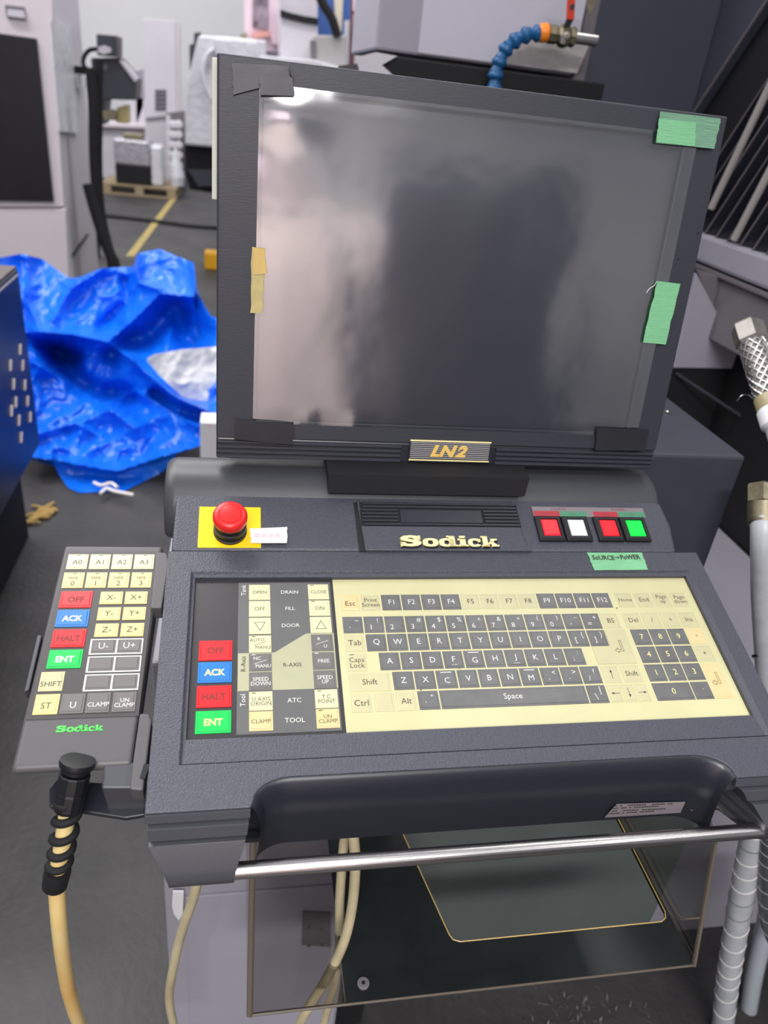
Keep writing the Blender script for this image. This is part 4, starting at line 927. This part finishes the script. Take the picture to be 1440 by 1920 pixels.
TOPS = [(-30, 480), (0, 483), (40, 476), (78, 485), (105, 505), (130, 522), (150, 520), (190, 503), (250, 500), (258, 475), (300, 467), (330, 480), (364, 493), (370, 545), (385, 575), (395, 592), (430, 604)]
BOTS = [(-30, 700), (20, 790), (50, 860), (90, 872), (150, 880), (215, 886), (290, 870), (340, 850), (372, 838), (405, 800), (430, 790)]
def lin(T, x):
    for a, b in zip(T, T[1:]):
        if a[0] <= x <= b[0]: return a[1] + (b[1] - a[1]) * (x - a[0]) / (b[0] - a[0])
    return T[-1][1]
def c4(x, y): return (x / 3, 440 + y / 3)
RID = [  # polylines in the cloth's own outline, width, height (+ towards the viewer)
    ([(600, 610), (760, 470), (900, 330), (1090, 350)], 34, .16), ([(200, 545), (400, 560), (600, 600), (740, 700), (880, 830), (1000, 920), (1220, 1015)], 30, .20),
    ([(190, 720), (330, 800), (520, 915), (640, 1000), (760, 1090)], 36, .12), ([(150, 130), (155, 380), (250, 600)], 30, .12), ([(580, 190), (400, 300), (300, 480)], 34, .12),
    ([(765, 90), (780, 270), (900, 310)], 22, .12), ([(620, 950), (760, 880), (900, 960), (1110, 1080)], 26, .12), ([(150, 1245), (400, 1285), (660, 1330), (900, 1250), (1120, 1190)], 18, .10),
    ([(330, 690), (430, 820), (560, 890), (720, 905)], 60, -.22), ([(640, 640), (850, 560), (980, 420), (1060, 600)], 60, -.18), ([(250, 620), (330, 660), (420, 690)], 40, -.18), ([(880, 900), (1000, 990), (1110, 1020)], 34, -.14),
    ([(700, 260), (720, 380), (560, 520)], 30, -.08), ([(190, 1130), (420, 1060), (560, 1130)], 26, .05), ([(1090, 150), (1100, 330)], 20, .08), ([(1000, 400), (1150, 560)], 40, -.06)]
RID = [([c4(*p) for p in l], w / 3 * 1.1, h) for l, w, h in RID]
def segd(p, a, b):
    vx, vy = b[0] - a[0], b[1] - a[1]; t = max(0, min(1, ((p[0] - a[0]) * vx + (p[1] - a[1]) * vy) / (vx * vx + vy * vy + 1e-9)))
    return math.hypot(p[0] - a[0] - vx * t, p[1] - a[1] - vy * t)
def relief(px, py):
    h = 0
    for l, w, a in RID:
        d = min(segd((px, py), s, e) for s, e in zip(l, l[1:]))
        h += a * (math.exp(-d / w) if a > 0 else math.exp(-(d / w) ** 2))
    v = Vector((px / 60, py / 60, 0)); h += .045 * (1 - 2 * abs(noise.noise(v + Vector((3, 1, 0)))))
    v = Vector((px / 24, py / 24, 4)); h += .014 * (1 - 2 * abs(noise.noise(v)))
    v = Vector((px / 11, py / 11, 9)); h += .008 * noise.noise(v)
    return h
tp = thing('tarpaulin', (-.6, 2.8, 0), 'crumpled bright blue tarpaulin heaped on the floor behind the desk', 'tarpaulin')
def cloth(tops, bots, x0, x1, nx, ny, y0, y1, dk=1.0, shift=0):
    bm = bmesh.new(); G = []
    for i in range(nx + 1):
        x = x0 + (x1 - x0) * i / nx; tpy, bpy_ = lin(tops, x), lin(bots, x); col_ = []
        for j in range(ny + 1):
            v = j / ny; py = bpy_ + (tpy - bpy_) * v
            hh = relief(x + shift, py) * dk
            Y = y0 + (y1 - y0) * ((bpy_ - py) / 400) - hh
            p = atY((x, py), Y)
            if p.z < .004: p = atZ((x, py), .004)
            col_.append(bm.verts.new(p))
        G.append(col_)
    for i in range(nx):
        for j in range(ny): bm.faces.new((G[i][j], G[i + 1][j], G[i + 1][j + 1], G[i][j + 1]))
    return bm
obj('upper_sheet', cloth(TOPS, BOTS, -28, 428, 190, 170, 2.28, 3.3), M['tarp'], tp, smooth=70)
T2 = [(95, 850), (140, 878), (215, 884), (290, 868), (330, 850)]; B2 = [(95, 856), (110, 890), (128, 915), (150, 924), (235, 920), (262, 906), (300, 888), (330, 862)]
obj('lower_sheet', cloth(T2, B2, 97, 328, 50, 14, 2.22, 2.5, .25), M['tarp'], tp, smooth=70)
for q, lb in (([(176, 905), (190, 910), (208, 906), (220, 914)], 'upper white plastic tie sticking out of the blue tarpaulin hem'), ([(188, 925), (200, 916), (215, 921), (250, 928)], 'longer white plastic tie on the floor below the blue tarpaulin')):
    tag(obj('plastic_tie', TB(spline([atZ(a, .03) for a in q], 5), .006, 6), M['paper']), lb, 'tie', 'white ties at the tarpaulin hem')
TB_ = [(275, 672), (290, 664), (340, 655), (405, 650), (430, 648)]; BB_ = [(275, 676), (300, 705), (340, 742), (380, 765), (405, 776), (430, 784)]
tag(obj('white_sack', cloth(TB_, BB_, 276, 428, 50, 34, 2.42, 2.9, .4, 500), M['bag'], smooth=70), 'translucent white plastic sack lying on the blue tarpaulin', 'sack')
wb = thing('white_box', (-.2, 2.2, 0), 'small white carton beside the left edge of the monitor', 'box')
a, b = atY((375, 792), 1.95), atY((430, 850), 1.95)
obj('carton', BX((a.x * 1000, 1950, 0), (b.x * 1000, 2040, a.z * 1000)), M['white_plastic'], wb, .003)
obj('red_mark', BX((a.x * 1000 + 22, 1949, a.z * 1000 - 12), (a.x * 1000 + 40, 1950.2, a.z * 1000 - 7)), M['pink'], wb)
bm = bmesh.new()
for i in range(40):
    c = atZ((60 + i * .95 + random.gauss(0, 5), 974 - i * .55 + random.gauss(0, 5)), .008); an = random.uniform(-.6, 1.2)
    d = Vector((math.cos(an), math.sin(an), 0)) * random.uniform(.012, .028); add_tube(bm, [c - d, c + Vector((0, 0, .004)), c + d], .0045, 5)
tag(obj('straw_scraps', bm, M['straw']), 'pale straw scraps on the floor at the foot of the navy cabinet', 'scraps', kind='stuff')

# ------------------------------------------------------------------ left background machines
lm = thing('machining_centre', (-1.8, 5.0, 0), 'large pale pink machine enclosure with black window at the left', 'machine')
obj('enclosure', BX((-3400, 4500, 0), (-1104, 5450, 3200)), M['mach_white'], lm, .02)
c1 = atY((-200, 62), 4.49); 
def ypx(name, q, y, th, m, par, bev=0):
    P = [atY(a, y) for a in q]
    for p in P: p.z = max(p.z, 0)
    return obj(name, prism(P, Vector((0, th, 0))), m, par, bev)
ypx('door_panel', [(-300, -120), (96, -100), (100, 70), (120, 388), (-300, 388)], 4.47, .03, M['mach_pink'], lm, .004)
ypx('window_pane', [(-300, 20), (68, 72), (100, 378), (-300, 372)], 4.45, .03, M['window_dark'], lm, .004)
ypx('top_slot', [(9, 9), (45, 13), (48, 35), (12, 31)], 4.455, .02, M['mach_grey_dk'], lm)
ypx('top_slot_plate', [(14, 17), (44, 20), (47, 34), (14, 30)], 4.445, .02, M['mach_white'], lm)
ypx('bottom_panel', [(-300, 392), (123, 392), (138, 640), (-300, 640)], 4.47, .03, M['mach_pink'], lm, .004)
tag(obj('plastic_sheet', prism([atX(a, -1.09) for a in ((92, 36), (130, 45), (146, 250), (110, 246), (100, 140))], Vector((.006, 0, 0))), M['wrap']), 'wrinkled translucent sheet hung on the side of the pink machine', 'sheet')
obj('side_light', pp([(139, 138), (152, 140), (156, 163), (143, 165)], PXm(-1.085), .02), M['white_plastic'], lm)
obj('cable_loop', TB(spline([atY(q, 5.0) for q in [(182, 92), (168, 94), (158, 106), (157, 122), (170, 136)]], 6), .012, 8), M['matte_black'], lm)
obj('side_bracket', BX((-1100, 5000, 1290), (-960, 5080, 1330)), M['matte_black'], lm)
def bg_tube(pts, y, r, m, label, cat='cable', group=None):
    return tag(obj('cable', TB(spline([atY(q, y) for q in pts], 6), r, 8), m, smooth=60), label, cat, group)
bg_tube([(170, 128), (172, 160), (175, 200), (178, 320), (188, 400), (205, 470), (216, 496), (222, 560), (226, 600)], 4.7, .030, M['matte_black'], 'thick black cable falling beside the pink machine')
bg_tube([(165, 345), (172, 372), (180, 400), (196, 450), (212, 492), (216, 520)], 4.62, .034, M['matte_black'], 'short black cable joining the thick one near the tarpaulin')
bg_tube([(186, 110), (184, 250), (188, 380), (206, 480), (216, 590)], 4.75, .024, M['matte_black'], 'thin black cable right of the thick one')
tag(obj('wire', TB([atX(q, -1.092) for q in ((165, 440), (150, 460), (137, 478))], .008, 6), M['matte_black']), 'thin dark wire end on the side of the pink machine', 'wire')
# far operator pendant on its arm
fp = thing('far_control_arm', (-1.6, 6.0, 0), 'black angled control head with small monitor behind the pink machine', 'control head')
ypx('stand_post', [(181, 180), (190, 180), (196, 640), (186, 640)], 6.05, .1, M['matte_black'], fp); ypx('head', [(170, 108), (222, 108), (256, 150), (254, 188), (196, 186), (192, 235), (184, 235), (176, 180)], 6.0, .35, M['box_dark'], fp, .01)
ypx('head_edge', [(222, 112), (232, 116), (258, 147), (253, 154)], 5.98, .1, M['mach_white'], fp)
ypx('small_monitor', [(180, 63), (215, 66), (218, 107), (182, 104)], 5.9, .12, M['box_dark'], fp, .01)
ypx('monitor_side', [(215, 66), (226, 70), (226, 110), (218, 107)], 5.95, .1, M['mach_grey_dk'], fp)
ypx('round_sticker', [(184, 88), (196, 85), (208, 90), (208, 98), (194, 102), (184, 98)], 5.89, .01, M['mach_white'], fp)
ypx('grey_label', [(180, 115), (202, 122), (200, 132), (178, 124)], 5.99, .01, M['mach_grey_dk'], fp)
ypx('valve_block', [(192, 208), (210, 205), (218, 215), (214, 226), (194, 224)], 6.0, .1, M['brass'], fp)
ypx('jug', [(218, 202), (240, 196), (241, 232), (217, 230)], 6.1, .15, M['key_yellow'], fp, .01)
# low white bed
bed = thing('machine_bed', (-1.9, 11, 0), 'white machine bed beyond the silver wrapped crate', 'machine bed')
ypx('bed_body', [(184, 232), (318, 240), (318, 380), (184, 380)], 10.95, .8, M['mach_white'], bed, .01)
ypx('bed_top', [(180, 229), (300, 236), (300, 243), (182, 238)], 10.85, .9, M['mach_pink'], bed, .01)
ypx('upper_body', [(238, 180), (318, 190), (318, 238), (240, 236)], 11.3, .5, M['mach_white'], bed)
ypx('spindle_housing', [(254, 134), (272, 128), (268, 200), (256, 234)], 11.3, .4, M['mach_grey'], bed)
# tall cabinet with vent
tc = thing('tall_cabinet', (-1.3, 10.6, 0), 'tall white electrical cabinet with a dark square vent', 'cabinet')
ypx('door', [(267, 34), (329, 40), (331, 216), (272, 222)], 10.5, .05, M['mach_white'], tc, .006)
ypx('side', [(329, 40), (336, 44), (337, 212), (331, 216)], 10.52, .15, M['mach_pink'], tc)
ypx('lower_door', [(272, 222), (331, 216), (333, 390), (274, 390)], 10.55, .25, M['mach_white'], tc)
for i in range(4):
    for j in range(5):
        x0 = 291 + i * 5.4; y0 = 168 + j * 8.2; ypx('vent_slot', [(x0, y0), (x0 + 4.2, y0), (x0 + 4.2, y0 + 6.6), (x0, y0 + 6.6)], 10.49, .02, M['box_dark'], tc)
# rack with coiled pieces
rk_ = thing('parts_rack', (-1.1, 10.2, 0), 'narrow grey rack stacked with pale spools below the tall cabinet', 'rack')
ypx('rack_frame', [(311, 212), (346, 208), (350, 385), (314, 385)], 10.44, .08, M['mach_grey_dk'], rk_)
for k in range(6):
    for dx in (0, 10):
        c = atY((325 + dx, 234 + k * 19), 10.34); obj('spool', lathe(c, Vector((.1, -1, .1)), [(.03, 0), (.05, .01), (.05, .06), (.03, .07)], 12), M['mach_white'], rk_)
ypx('rack_post', [(311, 216), (319, 216), (322, 385), (314, 385)], 10.3, .05, M['mach_white'], rk_)
# wrapped machine at the monitor's left edge
wm = thing('wrapped_machine', (-.9, 6.0, 0), 'film wrapped pale machine standing just left of the monitor', 'machine')
ypx('wrapped_body', [(372, 66), (412, 68), (500, 75), (500, 290), (400, 277), (346, 272), (352, 150)], 6.0, .34, M['wrap'], wm, .02)
ypx('top_rod', [(364, 62), (375, 60), (376, 130), (356, 140), (355, 84), (363, 82)], 6.3, .2, M['box_dark'], wm)
ypx('black_base', [(346, 272), (480, 285), (480, 372), (420, 366), (356, 355), (348, 330)], 6.1, .24, M['matte_black'], wm)
ypx('grey_plinth', [(352, 318), (480, 320), (480, 345), (372, 350)], 6.05, .06, M['box_dark'], wm)
obj('looped_hose', TB(spline([atY(q, 5.96) for q in [(402, 92), (388, 105), (381, 135), (388, 168), (397, 186)]], 6), .016, 8), M['side'] if 'side' in M else M['bag'], wm)
# pallet and crate
pa = thing('pallet', (-1.5, 9.8, 0), 'weathered wooden pallet under the silver wrapped crate', 'pallet')
PY0 = 9550; px0 = atZ((200, 336), .12).x * 1000; x0 = atY((214, 300), 9.6).x * 1000; px0 = x0 - 160
for k in range(5): obj('deck_board', BX((px0, PY0 + k * 150, 100), (px0 + 860, PY0 + k * 150 + 110, 122)), M['wood'], pa)
for k in range(3):
    for y in (PY0, PY0 + 600): obj('block', BX((px0 + 10 + k * 370, y, 18), (px0 + 110 + k * 370, y + 100, 100)), M['wood'], pa)
for y in (PY0, PY0 + 600): obj('bottom_board', BX((px0, y - 5, 0), (px0 + 860, y + 105, 18)), M['wood'], pa)
cr = thing('wrapped_crate', (-1.3, 9.8, .12), 'silver wrapped square unit standing on the pallet', 'crate')
obj('unit', BX((x0 + 10, PY0 + 30, 122), (x0 + 400, PY0 + 430, 330)), M['matte_black'], cr, .01); obj('silver_cover', BX((x0 + 5, PY0 + 25, 330), (x0 + 405, PY0 + 435, 600)), M['shiny_wrap'], cr, .02)
obj('film_side', BX((x0 + 405, PY0 + 60, 125), (x0 + 540, PY0 + 400, 560)), M['wrap'], cr, .03); obj('top_unit', BX((x0 + 110, PY0 + 110, 600), (x0 + 320, PY0 + 330, 660)), M['brass'], cr, .01)
wbag = thing('film_heap', (-.9, 9.7, .0), 'crumpled clear film heap beside the silver wrapped crate', 'film')
obj('heap', lathe(Vector(((x0 + 680) * .001, (PY0 + 300) * .001, .124)), Vector((0, 0, 1)), [(.09, 0), (.10, .1), (.07, .22), (.03, .36), (.01, .42)], 9), M['wrap'], wbag)

# floor marks
bm = bmesh.new(); q = [(328, 362), (337, 364), (252, 480), (236, 480)]
add_prism(bm, [atZ(a, .003) for a in q], Vector((0, 0, -.004))); tag(obj('trim_1', bm, M['line']), 'worn yellow line painted on the floor', kind='structure')
bg = TB(spline([atZ(q, .015) for q in ((192, 404), (230, 408), (300, 416), (360, 424), (420, 428), (520, 432))], 5), .02, 8)
tag(obj('floor_hose', bg, M['matte_black'], smooth=60), 'black hose lying across the yellow floor line', 'hose')
yb = atZ((398, 505), 0)
tag(obj('yellow_block', BX((yb.x * 1000 - 60, 5900, 0), (yb.x * 1000 + 160, 6060, 130)), M['yellow_block'], None, .01), 'yellow block on the floor half hidden by the monitor', 'block')

# top centre background
pm = thing('pink_machine', (0, 6.2, 0), 'pink and white machine with a window behind the monitor top', 'machine')
ypx('frame', [(458, -60), (526, -60), (526, 100), (470, 92), (458, 60)], 6.45, .3, M['pinkframe'], pm, .01)
ypx('window_pane', [(474, -60), (503, -60), (503, 56), (474, 52)], 6.43, .03, mat('cluttered_window', rgb(70, 60, 74), .3, col2=rgb(186, 168, 180), vscale=9), pm)
ypx('red_tray', [(472, 62), (506, 58), (508, 68), (476, 72)], 6.40, .05, mat('salmon', rgb(236, 170, 160), .5), pm)
ypx('lower_part', [(462, 76), (526, 82), (600, 90), (600, 260), (462, 260)], 6.5, .2, M['mach_white'], pm)
ypx('knob', [(450, 64), (462, 62), (463, 72), (452, 74)], 6.42, .1, M['brass'], pm)
ypx('handle', [(508, 64), (523, 66), (523, 84), (510, 82)], 6.38, .05, M['pinkframe'], pm)
cm = thing('curved_machine', (.3, 5.8, 0), 'white machine with a curved black band behind the monitor top', 'machine')
ypx('body', [(526, -60), (596, -60), (596, 130), (526, 115)], 5.8, .5, M['mach_white'], cm, .01)
ypx('black_band', [(526, 18), (545, 24), (570, 30), (596, 34), (596, 47), (570, 43), (545, 37), (526, 32)], 5.78, .05, M['matte_black'], cm)
ypx('grey_box', [(590, 66), (650, 66), (650, 130), (590, 120)], 5.6, .3, mat('taupe_box', rgb(172, 168, 168), .5), cm, .01)
ypx('box_edge', [(582, 76), (592, 76), (592, 118), (583, 114)], 5.58, .05, M['mach_grey_dk'], cm)
bc = thing('blue_column', (.5, 6.2, 0), 'blue machine column with a cream stripe', 'machine column')
ypx('column_body', [(596, -60), (665, -60), (662, 140), (596, 130)], 6.4, .5, M['bluecol'], bc)
ypx('cream_stripe', [(624, -60), (646, -60), (640, 70), (630, 70)], 6.38, .03, mat('cream_stripe', rgb(226, 216, 196), .5), bc)
ypx('white_post', [(649, 38), (657, 38), (654, 130), (647, 130)], 6.2, .1, M['white_plastic'], bc)
ypx('dark_post', [(662, -60), (668, -60), (664, 130), (656, 130)], 6.1, .1, mat('maroon', rgb(96, 50, 62), .5), bc)
for k, (a, b) in enumerate(((-30, 20), (26, 62))): ypx('indicator', [(664, a), (672, a), (670, b), (663, b)], 6.05, .05, M['pinkframe'], bc)
obj('black_hose', TB(spline([atY(q, 5.6) for q in [(585, -40), (605, 6), (622, 34), (633, 68)]], 6), .03, 8), M['matte_black'], cm)
ypx('wrapped_top', [(400, 72), (480, 78), (490, 112), (404, 104)], 5.93, .05, M['wrap'], wm, .01)
ypx('low_shelf', [(488, 104), (590, 112), (720, 150), (480, 130)], 5.5, .3, M['wrap'], cm, .01)
ypx('lower_body', [(526, 115), (700, 140), (700, 1200), (526, 1200)], 5.85, .4, M['mach_white'], cm)

# ------------------------------------------------------------------ behind the photographer: unseen cabinets added for the screen to mirror
rm = thing('added_dark_cabinet', (1.2, -3.0, 0), 'dark grey machine cabinet standing behind the photographer', 'machine')
obj('cabinet_body', BX((560, -3600, 0), (1640, -2900, 2150)), M['col_dark'], rm, .02)
obj('door', BX((600, -2905, 200), (1150, -2880, 2050)), M['box_dark'], rm, .01)
rw = thing('added_pink_cabinet', (-.4, -3.3, 0), 'pale pink machine cabinet behind the photographer', 'machine')
obj('cabinet_body', BX((-900, -3700, 0), (440, -3200, 1800)), mat('rear_pink', rgb(246, 226, 222), .5), rw, .02)

# loose debris on the floor under the desk
bm = bmesh.new()
for i in range(46):
    q = (random.gauss(1090, 62), random.gauss(1895, 20)); c = atZ(q, .004)
    an = random.uniform(0, 3.1); d = Vector((math.cos(an), math.sin(an), random.uniform(-.1, .3))) * random.uniform(.003, .008)
    add_tube(bm, [c - d, c + Vector((0, 0, .003)), c + d], .0004, 4)
tag(obj('metal_shavings', bm, M['steel_dull']), 'thin steel shavings scattered on the dark floor under the tray', 'shavings', kind='stuff')
obj('upper_box', BX((-900, -3700, 1960), (200, -3250, 2300)), M['pinkframe'], rw, .02); obj('black_band', BX((-880, -3690, 1800), (300, -3260, 1960)), M['matte_black'], rw)  # added box and dark band split the bright reflection in the screen
